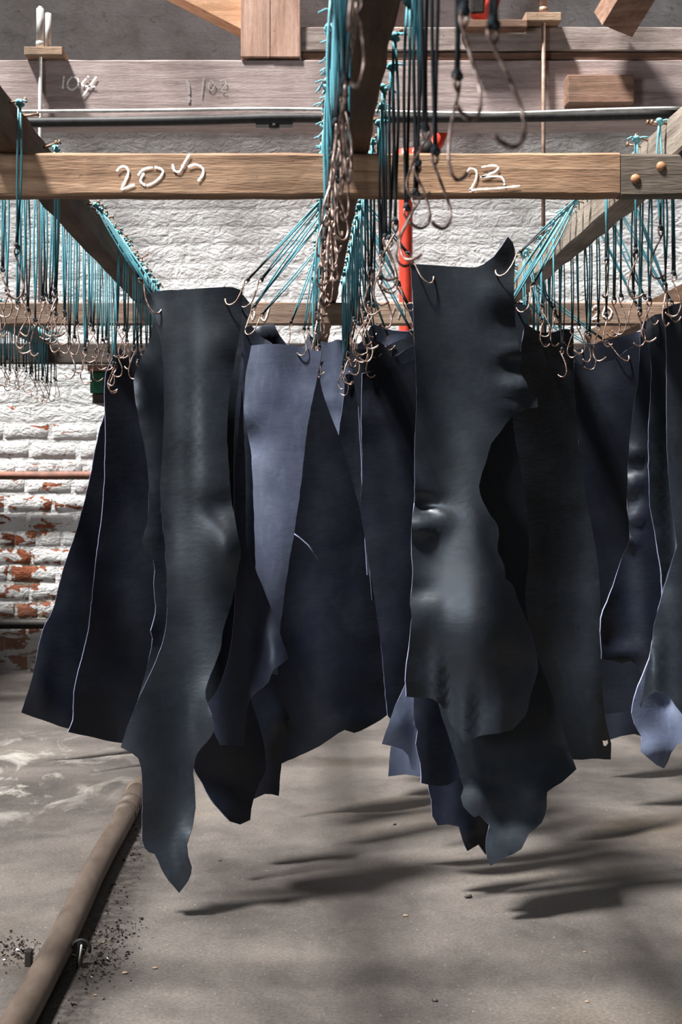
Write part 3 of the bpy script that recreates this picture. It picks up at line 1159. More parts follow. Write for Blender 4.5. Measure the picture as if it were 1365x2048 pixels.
hide('broad_dark', 'broad black hide flaring to a wide low hem under the middle rail', 4.22,
     [(636, 724), (648, 723), (640, 752), (655, 812), (679, 873), (700, 945), (722, 1027), (740, 1130), (758, 1255), (770, 1350), (775, 1430), (762, 1440), (735, 1455), (709, 1466), (690, 1460), (640, 1492), (600, 1511), (564, 1527), (525, 1470), (520, 1300), (550, 1060), (605, 900), (620, 790)],
     'navy', bumps=[(720, 1450, 60, 30, -0.015), (700, 1200, 40, 160, 0.015)], seed=9, fold=0.02, slant=0.12, lean=-0.06)
hide('strip_behind', 'slim navy hide with a small white nick at its top, beside the broad black hide', 4.36,
     [(684, 757), (693, 748), (704, 747), (720, 765), (745, 800), (755, 900), (760, 1020), (747, 1130), (762, 1250), (772, 1330), (778, 1428), (740, 1420), (700, 1300), (680, 1000), (678, 871), (680, 847), (686, 809), (689, 765)], 'navy', seed=10)
hide('concave_top', 'blue grey hide with a scooped top edge under the end of the middle rail', 4.48,
     [(600, 700), (610, 690), (617, 665), (624, 673), (642, 683), (659, 685), (674, 679), (690, 681), (705, 695), (712, 800), (712, 1000), (700, 1200), (640, 1200), (610, 900)], 'flesh',
     bumps=[(660, 800, 60, 6, -0.006)], seed=11, back='navy')

# --- between the lanes ----------------------------------------------------
hide('slab', 'plain dark navy hide with a straight pale edge beside the horned hide', 3.80,
     [(725, 747), (750, 742), (777, 736), (830, 720), (880, 716), (900, 900), (890, 1200), (870, 1440), (830, 1443), (785, 1442), (776, 1431), (766, 1325), (753, 1224), (736, 1114), (722, 1022), (725, 948), (723, 838), (724, 780)],
     'navy', bumps=[(750, 1150, 30, 250, -0.012)], seed=12, slant=0.05, lean=-0.05)
hide('flap_top', 'dark hide with a small folded flap at its top, hooked under the middle rail', 3.95,
     [(699, 695), (706, 697), (724, 699), (740, 698), (745, 690), (741, 683), (749, 679), (760, 684), (769, 690), (775, 708), (783, 714), (792, 713), (812, 698), (838, 684), (850, 900), (840, 1200), (745, 1200), (730, 1000), (722, 850), (708, 760)], 'navy', seed=13)
hide('inside_fold', 'black inner fold of a hide rising behind the small flap', 4.08,
     [(770, 694), (800, 680), (838, 664), (850, 800), (840, 1000), (770, 1000), (764, 800)], 'navy', seed=14)
hide('lilac_back', 'pale lilac hide top with a peaked corner behind the horned hide', 4.22,
     [(716, 690), (733, 674), (741, 654), (749, 648), (771, 657), (800, 662), (838, 664), (842, 900), (830, 1150), (735, 1150), (722, 900)], 'flesh', seed=15, back='navy', lip=(60, -0.02))

bd = bpy.data.objects['leather_hide.008']
mb = MB()
mb.tube([P(x, y, 4.13) - bd.location for x, y in ((585, 1065), (600, 1076), (616, 1090), (637, 1119))], 0.0022, 6)
mb.build('torn_edge', 'edge', bd)

# --- lane chalked 23 -----------------------------------------------------
R1 = c5([(120, 200), (300, 208), (430, 216), (510, 217), (550, 200), (610, 155), (655, 95), (692, 38), (722, 75), (735, 160), (728, 330), (738, 560), (750, 650), (772, 755), (760, 820), (800, 890), (820, 955), (862, 982), (868, 1035), (790, 1053), (720, 1090), (650, 1180), (595, 1250), (560, 1370), (522, 1500), (545, 1590), (590, 1670), (637, 1740), (632, 1880), (670, 1960), (678, 2010)]) \
    + c6([(740, 45), (780, 80), (820, 190), (880, 330), (915, 470), (920, 540), (880, 680), (855, 790), (820, 830), (780, 872), (700, 893), (600, 905), (515, 948), (488, 905), (440, 840), (410, 770), (345, 705), (200, 692), (197, 560), (215, 420), (228, 260), (220, 180), (235, 30)]) \
    + c5([(128, 1900), (130, 1700), (145, 1600), (145, 1300), (157, 1000), (145, 650), (135, 400)])
hide('front_23', 'large black hide with a horned top corner and a jagged tab on one side', 3.15, R1, 'grain',
     bumps=[(846, 1052, 36, 20, -0.024), (843, 1010, 36, 14, 0.026), (1035, 735, 38, 10, 0.014), (1040, 775, 40, 16, -0.018), (1035, 700, 30, 14, -0.012), (1030, 642, 30, 10, 0.012), (1040, 812, 40, 16, -0.01),
            (850, 1230, 40, 60, -0.012), (835, 1180, 40, 16, 0.010), (875, 1370, 7, 60, -0.012), (893, 1390, 7, 60, 0.012), (930, 1440, 8, 60, -0.010), (955, 1440, 9, 60, 0.010), (1000, 1440, 14, 60, -0.010), (1015, 540, 20, 40, 0.01), (1000, 590, 40, 30, -0.01), (960, 1230, 110, 130, -0.05)],
     fold=0.015, curl=0.016, seed=21, crinkle=0.0035)

hide('second_23', 'large black hide with a broad ragged skirt hanging lowest beside the pale rail', 3.225,
     [(813, 609), (824, 606), (860, 640), (960, 645), (1010, 630), (1033, 607), (1053, 610), (1063, 622), (1053, 641), (1047, 665), (1040, 720), (1030, 780), (1026, 836), (1038, 918), (1050, 983), (1058, 1058), (1057, 1126), (1051, 1195), (1059, 1246), (1073, 1305)]
     + c6([(1000, 690), (1050, 850), (1090, 980), (1130, 1087), (1050, 1160), (970, 1212), (968, 1290), (940, 1380), (870, 1440), (830, 1522), (750, 1565), (660, 1617), (640, 1570), (635, 1470), (655, 1392), (600, 1340), (570, 1350), (510, 1290), (497, 1240), (512, 1190), (495, 1130), (480, 1060)])
     + [(900, 1480), (870, 1380), (845, 1200), (835, 900), (828, 660)],
     'grain', bumps=[(1090, 1590, 40, 40, -0.014), (1000, 1640, 60, 40, 0.012), (960, 1600, 30, 40, -0.012), (1140, 1500, 30, 40, 0.012), (985, 1570, 50, 10, 0.006), (1020, 1760, 150, 170, -0.07)], seed=22, fold=0.006, curl=0.006, crinkle=0.003)

hide('third_23', "black hide with a pale front edge below the hem of the horned hide", 3.31,
     [(835, 650), (1000, 650), (1010, 900), (990, 1200), (960, 1450), (940, 1560), (919, 1556), (897, 1570), (870, 1571), (843, 1566), (841, 1525), (832, 1488), (836, 1462), (830, 1451), (828, 1396), (830, 1200), (838, 900)], 'navy', seed=23, slant=0.05)
hide('fourth_23', 'black hide tail with a notched hem and curled ring hanging between two skirts', 3.38,
     [(850, 660), (990, 660), (1000, 1000), (990, 1400), (985, 1600), (974, 1680), (973, 1710), (958, 1689), (936, 1702), (925, 1678), (918, 1653), (897, 1649), (876, 1651), (865, 1631), (863, 1598), (857, 1572), (850, 1400), (845, 1000)], 'navy', seed=24, slant=0.07, bumps=[(945, 1665, 14, 20, -0.02)])
hide('pale_corner_23', "pale blue grey hide corner flaring out beside the hem of the horned hide", 3.49,
     [(838, 700), (960, 700), (960, 1100), (930, 1450), (880, 1549), (839, 1548), (824, 1538), (817, 1511), (806, 1499), (788, 1493), (764, 1488), (777, 1451), (791, 1411), (811, 1369), (825, 1300), (832, 1000)], 'flesh', seed=25, bumps=[(795, 1440, 30, 60, -0.03)], back='navy', slant=-0.05)
hide('low_strip_23', 'grey blue hide hem showing below the pale flared corner', 3.58,
     [(845, 700), (950, 700), (950, 1100), (930, 1480), (870, 1551), (810, 1549), (777, 1553), (782, 1495), (800, 1420), (830, 1250), (840, 1000)], 'flesh', seed=26, back='navy')

hide('narrow_23', 'narrow black strip hide with a torn loop at its lower corner', 3.92,
     c8([(120, 338), (160, 365), (210, 400), (270, 415), (350, 412), (410, 390), (450, 388), (503, 394), (506, 440), (508, 700), (525, 1000), (550, 1340)])
     + c7([(130, 720), (150, 900), (190, 1100), (205, 1250), (212, 1400), (213, 1600), (225, 1780), (240, 1850), (253, 1900), (251, 1965), (170, 1962), (100, 1965)])
     + [(1060, 1500), (1010, 1400), (985, 1200), (985, 1000), (1000, 850), (1035, 740)],
     'grain', seed=27, hole=[(1206, 1481), (1212, 1482), (1217, 1479), (1219, 1486), (1214, 1493), (1208, 1491)], bumps=[(1200, 1250, 25, 260, -0.02), (1140, 680, 14, 40, -0.018), (1127, 700, 10, 40, 0.012)], slant=0.20, lean=-0.10)

hide('droop_top', 'navy hide with a drooping curved top edge between narrow strips', 4.22,
     c8([(512, 640), (540, 667), (620, 675), (700, 660), (820, 635), (870, 600), (930, 550), (1035, 515), (1180, 520)])
     + [(1330, 900), (1320, 1200), (1300, 1420), (1240, 1425), (1200, 1430), (1195, 1200), (1165, 950), (1150, 800)], 'navy', seed=28, bumps=[(1220, 820, 50, 140, -0.02), (1210, 1000, 50, 200, -0.015)])
hide('droop_back', 'rear fold of a navy hide with a pale lilac upper rim beneath empty hooks', 4.46,
     [(1140, 708), (1149, 702), (1175, 692), (1215, 681), (1250, 671), (1272, 664), (1300, 660), (1310, 900), (1300, 1100), (1170, 1100), (1150, 900)], 'navy', seed=29, lip=(14, 0.035))
hide('far_navy', 'far dark navy hem close to the floor beyond the narrow strip hide', 4.66,
     [(1180, 745), (1290, 735), (1310, 1200), (1312, 1470), (1285, 1473), (1270, 1468), (1245, 1472), (1222, 1479), (1195, 1482), (1185, 1200)], 'navy', seed=30)

# --- lane beyond the pale rail ---------------------------------------------
hide('edge_wavy', 'black hide with a wavy pale edge under the pale rail', 3.46,
     [(1283, 644), (1300, 640), (1330, 650), (1345, 800), (1345, 1000), (1340, 1300), (1310, 1375), (1290, 1368), (1284, 1348), (1274, 1330), (1262, 1321), (1245, 1327), (1230, 1322), (1204, 1318), (1203, 1236), (1215, 1204), (1232, 1155), (1246, 1111), (1258, 1085), (1259, 1058), (1255, 1000), (1256, 965), (1259, 892), (1268, 814), (1276, 770), (1281, 690)],
     'navy', seed=31, bumps=[(1270, 905, 16, 10, -0.014), (1268, 965, 16, 10, -0.014), (1268, 1036, 16, 10, -0.014), (1262, 1084, 14, 10, -0.014), (1270, 935, 16, 10, 0.012), (1268, 1005, 16, 10, 0.012), (1245, 1310, 30, 20, -0.02)], crinkle=0.003)
hide('edge_second', 'slim grey black hide between two pale-edged hides under the pale rail', 3.32,
     [(1294, 640), (1311, 629), (1328, 627), (1360, 640), (1370, 900), (1370, 1200), (1350, 1240), (1325, 1230), (1324, 1150), (1315, 1092), (1304, 1030), (1300, 999), (1298, 877), (1302, 787), (1304, 737), (1300, 709), (1295, 679)], 'grain', seed=32)
hide('edge_tail', 'blue grey hide tail with a pale torn tip beside the outermost black hide', 3.22,
     [(1345, 645), (1430, 640), (1440, 1300), (1430, 1470), (1400, 1480), (1366, 1484), (1355, 1490), (1344, 1505), (1336, 1525), (1329, 1537), (1314, 1530), (1297, 1516), (1282, 1503), (1284, 1473), (1270, 1448), (1264, 1426), (1273, 1385), (1292, 1336), (1300, 1316), (1315, 1230), (1335, 1150), (1352, 1090), (1348, 900)],
     'flesh', seed=33, bumps=[(1310, 1500, 30, 30, -0.025), (1335, 1400, 20, 30, 0.02)], back='navy')
hide('edge_front', 'outermost black hide with a long twisting pale edge beyond the pale rail', 3.09,
     [(1327, 619), (1345, 610), (1400, 600), (1460, 610), (1470, 900), (1470, 1300), (1430, 1420), (1375, 1440), (1352, 1412), (1335, 1390), (1312, 1383), (1290, 1396), (1283, 1415), (1280, 1412), (1288, 1385), (1292, 1351), (1300, 1316), (1309, 1250), (1316, 1222), (1328, 1184), (1344, 1126), (1355, 1092), (1352, 1072), (1342, 990), (1335, 902), (1334, 800), (1333, 674)],
     'grain', seed=34, bumps=[(1310, 1330, 16, 90, -0.02)])

# --- lane on the far side, by the brick wall -------------------------------
hide('wall_flare', 'black hide swung out towards the brick wall, its slanting edge bare to the bricks', 5.12,
     [(216, 800), (228, 750), (268, 738), (285, 900), (270, 1200), (262, 1462), (200, 1464), (135, 1457), (102, 1446), (66, 1434), (42, 1425), (52, 1394), (62, 1364), (74, 1309), (86, 1259), (105, 1220), (129, 1130), (156, 1052), (180, 954), (197, 868), (209, 828)], 'navy', seed=41, slant=0.18, lean=-0.10, bumps=[(80, 1330, 30, 90, -0.02)])
hide('wall_second', 'black hide with a rolled pale top beside the rail, nearest the green block', 4.92,
     [(212, 746), (220, 728), (231, 704), (240, 694), (250, 708), (262, 717), (275, 703), (292, 700), (330, 712), (340, 900), (345, 1200), (330, 1488), (242, 1486), (188, 1475), (136, 1464), (146, 1440), (148, 1384), (160, 1330), (176, 1266), (191, 1130), (207, 993), (211, 856), (209, 790)], 'navy', seed=42, slant=0.17, lean=-0.08, lip=(60, 0.02), bumps=[(232, 712, 20, 20, -0.03), (200, 1400, 60, 80, -0.015)])

# hooks that hold the hides
HOLD = [
    ('front_20', 312, 612, 'left', 1, None, 'cord and hook through the pointed-tail hide, from the dark rail'),
    ('front_20', 455, 604, 'middle', -1, None, 'cord and hook through the pointed-tail hide, from the middle rail'),
    ('second_20', 338, 640, 'left', 1, None, 'cord from the dark rail running behind the pointed-tail hide'),
    ('second_20', 487, 604, 'middle', -1, None, 'cord from the middle rail to the small corner behind the pointed-tail hide'),
    ('third_20', 350, 665, 'left', 1, None, 'cord from the dark rail running behind the pointed-tail hide'),
    ('third_20', 476, 660, 'middle', -1, None, 'cord from the middle rail running behind the pointed-tail hide'),
    ('fifth_20', 360, 680, 'left', 1, None, 'cord from the dark rail running behind the pointed-tail hide'),
    ('fifth_20', 462, 668, 'middle', -1, None, 'cord from the middle rail running behind the pointed-tail hide'),
    ('fourth_20', 390, 694, 'left', 1, None, 'cord from the dark rail running behind the pointed-tail hide'),
    ('corner_20', 494, 665, 'middle', -1, None, 'cord and hook holding the hooked dark corner above the pale blue hide'),
    ('pale_20', 601, 708, 'middle', -1, None, 'cord and hook through the top of the pale blue hide'),
    ('blue_corner', 566, 690, 'middle', -1, None, 'cord reaching down behind the pale blue hide top'),
    ('broad_dark', 642, 738, 'middle', -1, None, 'cord reaching the top of the broad black hide'),
    ('concave_top', 612, 700, 'middle', -1, None, 'cord at the raised corner of the scooped blue grey hide'),
    ('slab', 745, 752, 'middle', 1, None, 'cord reaching the plain dark navy hide'),
    ('flap_top', 757, 712, 'middle', 1, 3.5, 'blackened cord and hook at the small folded flap'),
    ('inside_fold', 785, 696, 'middle', 1, 3.65, 'blackened cord reaching the inner fold behind the flap'),
    ('front_23', 857, 553, 'middle', 1, None, 'cord and hook through the horned hide, from the middle rail'),
    ('front_23', 996, 546, 'right', -1, None, 'cord and hook through the horned hide, from the pale rail'),
    ('second_23', 824, 618, 'middle', 1, None, 'cord from the middle rail running behind the horned hide'),
    ('second_23', 1040, 620, 'right', -1, None, 'cord and hook at the small corner behind the horned hide'),
    ('third_23', 990, 664, 'right', -1, None, 'cord from the pale rail running behind the horned hide'),
    ('third_23', 845, 664, 'middle', 1, None, 'cord from the middle rail running behind the horned hide'),
    ('fourth_23', 980, 674, 'right', -1, None, 'cord from the pale rail running behind the horned hide'),
    ('narrow_23', 1093, 686, 'right', -1, None, 'cord and hook through the narrow black strip hide'),
    ('narrow_23', 1138, 680, 'right', -1, None, 'cord at the folded upper corner of the narrow black strip hide'),
    ('droop_back', 1163, 704, 'right', -1, None, 'cord and hook at the pale lilac upper rim'),
    ('edge_second', 1312, 645, 'right', 1, None, 'cord and hook holding the slim grey black hide beyond the pale rail'),
    ('edge_wavy', 1296, 655, 'right', 1, None, 'cord and hook holding the wavy-edged hide under the pale rail'),
    ('edge_front', 1352, 628, 'right', 1, None, 'cord and hook through the outermost black hide'),
    ('strip_behind', 698, 757, 'middle', 1, None, 'cord reaching the slim navy hide with the white nick'),
    ('lilac_back', 745, 664, 'middle', 1, None, 'cord at the peaked corner of the pale lilac hide'),
    ('pale_corner_23', 850, 712, 'middle', 1, None, 'cord reaching the pale flared corner hide from the middle rail'),
    ('low_strip_23', 935, 712, 'right', -1, None, 'cord reaching the grey blue low-hem hide from the pale rail'),
    ('droop_top', 1250, 712, 'right', -1, None, 'cord at the drooping curved top edge'),
    ('far_navy', 1270, 745, 'right', -1, None, 'cord reaching the far dark navy hide'),
    ('edge_tail', 1372, 655, 'right', 1, None, 'cord reaching the torn-tip hide beside the outermost black hide'),
    ('wall_flare', 250, 752, 'left', -1, None, 'cord reaching the hide swung out towards the bricks'),
    ('wall_second', 240, 706, 'left', -1, None, 'cord and hook in the rolled top of the hide nearest the green block'),
    ('wall_second', 286, 712, 'left', 1, None, 'cord and hook at the inner corner of the hide nearest the green block'),
]
for k, px, py, rail, side, dn, what in HOLD:
    hang(k, px, py, rail, side, dn, what)

# ------------------------------------------------------------------ roof truss above the rack
DT = 6.0
X = lambda px, d=DT: (px - CX) * d / FPX
Z = lambda py, d=DT: EYE - (py - CY) * d / FPX

mb = MB()
timber(mb, X(-260), X(1700), DT, DT + 0.26, Z(236), Z(120), 'X', 40, 0.0015, 0, 51)
tie = tag(mb.build('tie_beam', 'tie'), 'grey mauve roof tie beam chalked 104 across the hall', 'beam')
chalk(tie, [cr1([(250, 296), (244, 352)]), cr1([(284, 298), (266, 318), (266, 342), (284, 350), (304, 332), (302, 306), (282, 300)]),
            cr1([(346, 296), (320, 326), (332, 335), (372, 338)]), cr1([(376, 298), (350, 336), (322, 375)])], DT - 0.0045, 4.2, 'chalk', 8)
chalk(tie, [cr1([(795, 302), (785, 380)]), cr1([(822, 312), (812, 338), (826, 352), (838, 330), (824, 312)]), cr1([(858, 316), (874, 310), (882, 326), (864, 352), (886, 358)])], DT - 0.0045, 2.6, 'chalk_faint', 9)
chalk(tie, [cr1([(728, 310), (737, 345), (736, 400)])], DT - 0.0045, 6, 'chalk_faint', 10)

mb = MB()
timber(mb, X(603), X(1700), DT + 0.006, DT + 0.24, Z(100), Z(53), 'X', 30, 0.0015, 0, 52)
tag(mb.build('packing_timber', 'tie_up'), 'grey upper timber laid along the top of the tie beam', 'beam')
mb = MB()
timber(mb, X(603), X(1700), DT + 0.016, DT + 0.23, Z(116.5), Z(102), 'X', 30, 0.001, 0, 53)
tag(mb.build('packing_strip', 'block'), 'thin reddish strip between the tie beam and the upper timber', 'timber')

mb = MB()
timber(mb, Z(0) * 0 + X(482), X(540), DT - 0.01, DT + 0.17, Z(116), 3.9, 'X', 2, 0.001, 0, 54)
timber(mb, X(541.5), X(600), DT - 0.012, DT + 0.17, Z(116), 3.9, 'X', 2, 0.001, 0, 55)
post = tag(mb.build('roof_post', 'post'), 'reddish brown upright roof post standing on the tie beam', 'post')


def oblique(name, a, b, w, th, mat, label, d0):
    """a raking timber between two pixels, w high in pixels, th thick"""
    mb = MB()
    a, b = Vector(a), Vector(b)
    t = (b - a).normalized()
    n = Vector((-t.y, t.x))
    q = [a - n * w / 2, b - n * w / 2, b + n * w / 2, a + n * w / 2]
    fr = [Vector((X(p.x, DT), d0, Z(p.y, DT))) for p in q]
    bk = [v + Vector((0, th, 0)) for v in fr]
    mb.add(fr + bk, [(3, 2, 1, 0), (4, 5, 6, 7), (0, 1, 5, 4), (1, 2, 6, 5), (2, 3, 7, 6), (3, 0, 4, 7)])
    return tag(mb.build(name, mat), label, 'beam')


oblique('raking_strut', (290, -76), (494, 28), 58, 0.14, 'brace', 'orange brown raking strut meeting the roof post', DT + 0.02)
# right strut comes forward to the tie beam
mb = MB()
p0, p1 = Vector((X(1218), DT - 0.085, Z(62))), Vector((X(1330), DT - 0.42, Z(-130)))
dirv = (p1 - p0).normalized()
sx = Vector((1, 0, 0.2)).normalized()
sx = (sx - dirv * sx.dot(dirv)).normalized()
sy = dirv.cross(sx)
vs_ = []
for p in (p0, p1):
    for u_, w_ in ((-1, -1), (1, -1), (1, 1), (-1, 1)):
        vs_.append(p + sx * 0.075 * u_ + sy * 0.06 * w_)
mb.add(vs_, [(3, 2, 1, 0), (4, 5, 6, 7), (0, 1, 5, 4), (1, 2, 6, 5), (2, 3, 7, 6), (3, 0, 4, 7)])
tag(mb.build('raking_strut', 'block'), 'brown raking strut leaning on the tie beam above the fixed wooden block', 'beam')

mb = MB()
mb.box(X(1128), X(1260), DT - 0.085, DT, Z(217), Z(160), 0, 0.006)
tag(mb.build('wooden_block', 'block'), 'brown wooden block fixed to the face of the tie beam', 'block')
mb = MB()
mb.box(X(918), X(1050), DT - 0.075, DT + 0.0, Z(66), Z(50), 0, 0.004)
tag(mb.build('wooden_plate', 'block'), 'thin red brown plate on the upper timber below the red pipe', 'plate')


def hanger(px, ytop, ybot, pad, label, mat, stub=None):
    t = tag(empty('hanger_rod', (X(px), DT - 0.03, Z_RAIL0)), label, 'rod')
    mb = MB()
    mb.tube([(0, 0, 0.078 if px < 500 else 0.0), (0, 0, Z(ytop) - Z_RAIL0)], 0.0085, 10)
    mb.build('rod', mat, t)
    mb = MB()
    mb.tube([(0, 0, Z(pad[2]) + 0.008 - Z_RAIL0), (0, 0, Z(pad[2]) + 0.03 - Z_RAIL0)], 0.019, 6)
    mb.build('nut', mat, t)
    mb = MB()
    mb.tube([(0, 0, Z(ytop + 4) - Z_RAIL0), (0, 0, Z(pad[2]) + 0.03 - Z_RAIL0)], 0.016, 10)
    mb.build('sleeve', mat, t)
    mb = MB()
    mb.box(X(pad[0]) - X(px), X(pad[1]) - X(px), -0.035, 0.13, Z(pad[3]) - Z_RAIL0, Z(pad[2]) - Z_RAIL0, 0, 0.004)
    mb.build('wooden_pad', 'washer', t)
    if stub:
        mb = MB()
        mb.tube([(X(stub) - X(px), 0.05, Z(24) - Z_RAIL0), (X(stub) - X(px), 0.05, Z(98) - Z_RAIL0)], 0.013, 10)
        mb.build('second_rod', mat, t)
    return t


hanger(83, 18, 600, (54, 130, 102, 119), 'pale hanger rod with a second stub and wooden pad beside the chalked 104', 'rod', 95)
hanger(1085, -60, 600, (1047, 1118, 34, 51.5), 'hanger rod passing the wooden block, with an orange wooden pad', 'rod_rust')

# pipes along the tie beam
pts = [(X(-200, 5.9), 5.9, Z(246, 5.9))] + [(X(p, 5.9), 5.9, Z(y, 5.9)) for p, y in ((60, 245), (250, 243), (420, 240), (550, 236), (650, 236), (900, 236), (1150, 233), (1365, 228), (1650, 226))]
mb = MB()
mb.tube(catmull(pts, 4), 0.021, 12)
bp = tag(mb.build('black_pipe', 'black_pipe'), 'thick black pipe running along the foot of the tie beam', 'pipe')
mb = MB()
mb.box(X(512, 5.9), X(586, 5.9), 5.875, 5.93, Z(252, 5.9), Z(244, 5.9))
mb.tube([(X(549, 5.9), 5.89, Z(250, 5.9)), (X(549, 5.9), 5.89, Z(258, 5.9))], 0.022, 8)
mb.build('pipe_bracket', 'black_pipe', bp)
pts = [(X(p, 5.86), 5.86, Z(y, 5.86)) for p, y in ((-200, 226), (55, 223), (300, 221), (480, 218), (640, 219), (800, 224), (1000, 227), (1200, 220), (1365, 216), (1600, 214))]
mb = MB()
mb.tube(catmull(pts, 4), 0.0072, 8)
tag(mb.build('conduit', 'conduit'), 'thin dusty pale conduit along the tie beam', 'pipe')

# red pipe behind the tie beam
DR = 6.72
Q = lambda x, y, d=DR: P(x, y, d)
mb = MB()
path = catmull([Q(1010, -90), Q(965, 30), Q(920, 150), Q(884, 262)], 5) + catmull([Q(876, 284), Q(860, 302), Q(836, 306), Q(820, 318), Q(812, 345)], 4) + [Q(812, 600), Q(812, 900), Q(812, 1300)]
mb.tube(path, 0.033, 14)
rp = tag(mb.build('red_pipe', 'red'), 'red fire main pipe bending down the white wall', 'pipe')
for a, b, r_ in ((Q(905, 200), Q(884, 262), 0.052), (Q(812, 345), Q(812, 300), 0.040), (Q(985, -20), Q(962, 38), 0.055)):
    mb = MB()
    mb.tube([a, b], r_, 14)
    mb.build('pipe_collar', 'red', rp)
mb = MB()
mb.tube([Q(866, 296), Q(840, 304)], 0.047, 14)
mb.build('coupling', 'iron', rp)
mb = MB()
mb.box(-0.03, 0.03, -0.06, -0.03, -0.02, 0.07, 0, 0.006)
mb.build('coupling', 'iron', rp, Q(953, 25))

# wall pipe, dark tube added in place of a groove, green block by the left
mb = MB()
y1 = WALL_Y - 0.07
mb.tube([(-3.2, y1, Z(951, y1)), (2.6, y1, Z(951, y1))], 0.021, 12)
wp = tag(mb.build('wall_pipe', 'rust'), 'rusty brown pipe running level along the brick wall', 'pipe')
mb = MB()
mb.tube([(-3.2, y1 + 0.03, Z(1249, y1)), (2.6, y1 + 0.03, Z(1249, y1))], 0.026, 12)
tag(mb.build('wall_pipe', 'iron'), 'dark tube standing in for a groove low on the brick wall', 'pipe')

dg = 6.55
mb = MB()
mb.box((180 - CX) * dg / FPX, (236 - CX) * dg / FPX, dg, dg + 0.5, EYE - (786 - CY) * dg / FPX, EYE - (744 - CY) * dg / FPX, 0, 0.004)
gb = tag(mb.build('green_block', 'green'), 'green painted timber block beside the rolled hide top', 'block')
mb = MB()
mb.box((176 - CX) * dg / FPX, (240 - CX) * dg / FPX, dg - 0.02, dg + 0.5, EYE - (743 - CY) * dg / FPX, EYE - (730 - CY) * dg / FPX, 0, 0.003)
mb.build('cap_board', 'block', gb)
mb = MB()
mb.box((183 - CX) * dg / FPX, (236 - CX) * dg / FPX, dg + 0.03, dg + 0.63, EYE - (806 - CY) * dg / FPX, EYE - (787 - CY) * dg / FPX, 0, 0.003)
mb.build('under_block', 'dark_wood', gb)

# ------------------------------------------------------------------ floor pipe and litter
fp = tag(empty('floor_pipe', (-0.497, 1.4, 0)), 'long rusty pipe lying on the concrete floor', 'pipe')
mb = MB()
pts = [(0.003 * math.sin(i * 1.3), i * 0.25, 0.036 + 0.002 * math.sin(i)) for i in range(0, 12)]
mb.tube(pts + [(0, 2.93, 0.034)], 0.0295, 20)
mb.build('pipe_body', 'pipe', fp)
for yy in (2.72, 2.62):
    mb = MB()
    mb.tube([(0, yy, 0.036), (0, yy + 0.045, 0.036)], 0.0335, 20)
    mb.build('pipe_collar', 'pipe', fp)
# soil heaped over the far end
bm = bmesh.new()
bmesh.ops.create_icosphere(bm, subdivisions=3, radius=1)
for v in bm.verts:
    n_ = 1 + 0.35 * noise.noise(v.co * 2.2)
    v.co = Vector((v.co.x * 0.06 * n_, v.co.y * 0.15 * n_, max(-0.01, v.co.z * 0.058 * n_)))
mb = MB()
mb.bm(bm, 0, True)
tag(mb.build('soil_mound', 'pipe', None, (-0.485, 4.42, 0.0)), 'small brown mound over the far end of the floor pipe', 'mound')

# pipe clip
cl = tag(empty('pipe_clip', (-0.446, 2.90, 0.0)), 'black iron clip standing in wet dirt beside the floor pipe', 'clip')
mb = MB()
mb.tube([(0.018 * math.cos(a), 0, 0.034 + 0.018 * math.sin(a)) for a in [i * PI / 9 - 0.4 for i in range(11)]], 0.0035, 8)
mb.build('ring', 'iron', cl)
mb = MB()
mb.box(-0.008, 0.002, -0.004, 0.004, 0, 0.05)
mb.build('stem', 'iron', cl)
mb = MB()
mb.tube([(0.002, -0.008, 0.045), (-0.003, -0.012, 0.004)], 0.0022, 6)
mb.build('bolt', 'rod', cl)
mb = MB()
mb.box(-0.008, 0.006, -0.01, 0.012, 0, 0.032, 0, 0.002)
tag(mb.build('iron_stub', 'iron', None, (-0.552, 2.90, 0)), 'small black iron stub on the outer side of the floor pipe', 'stub')

# wet black grit
mb = MB()
r = random.Random(5)
for i in range(900):
    q = r.random()
    if q < 0.30:
        x, y = r.gauss(-0.60, 0.035), r.gauss(2.98, 0.05)
    elif q < 0.65:
        x, y = r.gauss(-0.415, 0.032), r.gauss(2.93, 0.08)
    elif q < 0.78:
        x, y = r.gauss(-0.385, 0.03), r.gauss(3.12, 0.05)
    else:
        x, y = r.gauss(-0.44, 0.02), r.uniform(2.4, 4.2)
    if abs(x + 0.497) < 0.02:
        continue
    s = r.uniform(0.0015, 0.006)
    vs_ = [Vector((r.uniform(-1, 1), r.uniform(-1, 1), r.uniform(-0.3, 0.8))) * s + Vector((x, y, s * 0.2)) for _ in range(4)]
    mb.add(vs_, [(0, 1, 2), (0, 2, 3), (0, 3, 1), (1, 3, 2)])
tag(mb.build('wet_grit', 'tar'), 'glistening black grit spilled along the floor pipe', 'grit', kind='stuff')

# scraps on the floor


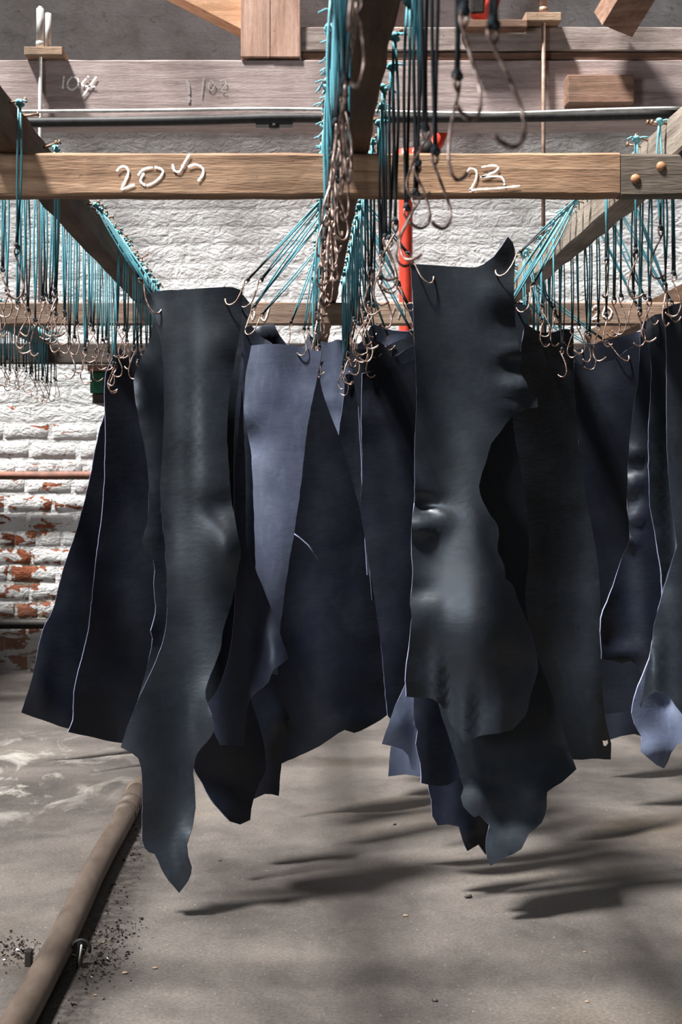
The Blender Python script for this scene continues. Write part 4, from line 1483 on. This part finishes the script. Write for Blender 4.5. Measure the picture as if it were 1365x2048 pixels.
def on_floor(px, py):
    d = FPX * EYE / (py - CY)
    return Vector(((px - CX) * d / FPX, d, 0))


SCRAPS = [(938, 1796, 0.0125, 'scrap', 'short black stub of leather on the floor below the ragged skirt'),
          (870, 2003, 0.008, 'scrap', 'tiny black sliver on the open concrete'),
          (790, 1650, 0.007, 'scrap', 'tiny dark sliver on the striped shadows'),
          (812, 1833, 0.011, 'chip', 'crumbled rust brown flake on the concrete'),
          (440, 1722, 0.006, 'scrap', None), (206, 1886, 0.0075, 'chip', 'small orange stone chip beside the floor pipe'),
          (243, 1886, 0.006, 'chip', 'pale orange chip a little away from the floor pipe'), (190, 1992, 0.008, 'chip', 'pale stone chip at the edge of the wet grit'),
          (242, 1508, 0.012, 'chip', 'dry straw coloured flake beside the hide hem'), (40, 1900, 0.007, 'scrap', 'curled dark sliver on the outer side of the floor pipe'),
          (250, 1948, 0.011, 'chip', 'dry brown twig fragment on the concrete'), (310, 1938, 0.010, 'chip', 'dry brown leaf fragment on the concrete'),
          (1170, 1905, 0.006, 'chip', 'white grain chip on the open concrete'), (1175, 2005, 0.008, 'chip', 'flat white chip on the open concrete')]
for i, (px, py, s, mat, lab) in enumerate(SCRAPS):
    bm = bmesh.new()
    bmesh.ops.create_icosphere(bm, subdivisions=2, radius=1)
    rr = random.Random(i)
    for v in bm.verts:
        k = 1 + 0.3 * noise.noise(v.co * 1.7 + Vector((i * 3, 0, 0)))
        s_ = s * (0.6 if mat == 'chip' else 0.85)
        v.co = Vector((v.co.x * s_ * k, v.co.y * s_ * 0.5 * k, (v.co.z + 0.6) * s_ * 0.38 * k))
    zmin = min(v.co.z for v in bm.verts)
    for v in bm.verts:
        v.co.z -= zmin
    mb = MB()
    mb.bm(bm, 0, True)
    o = mb.build('leather_scrap' if mat == 'scrap' else 'stone_chip', mat, None, on_floor(px, py))
    o.rotation_euler = (0, 0, rr.uniform(-.5, .5))
    tag(o, lab or 'dark speck of leather in the striped shadows', 'scrap' if mat == 'scrap' else 'chip', 'litter on the floor')
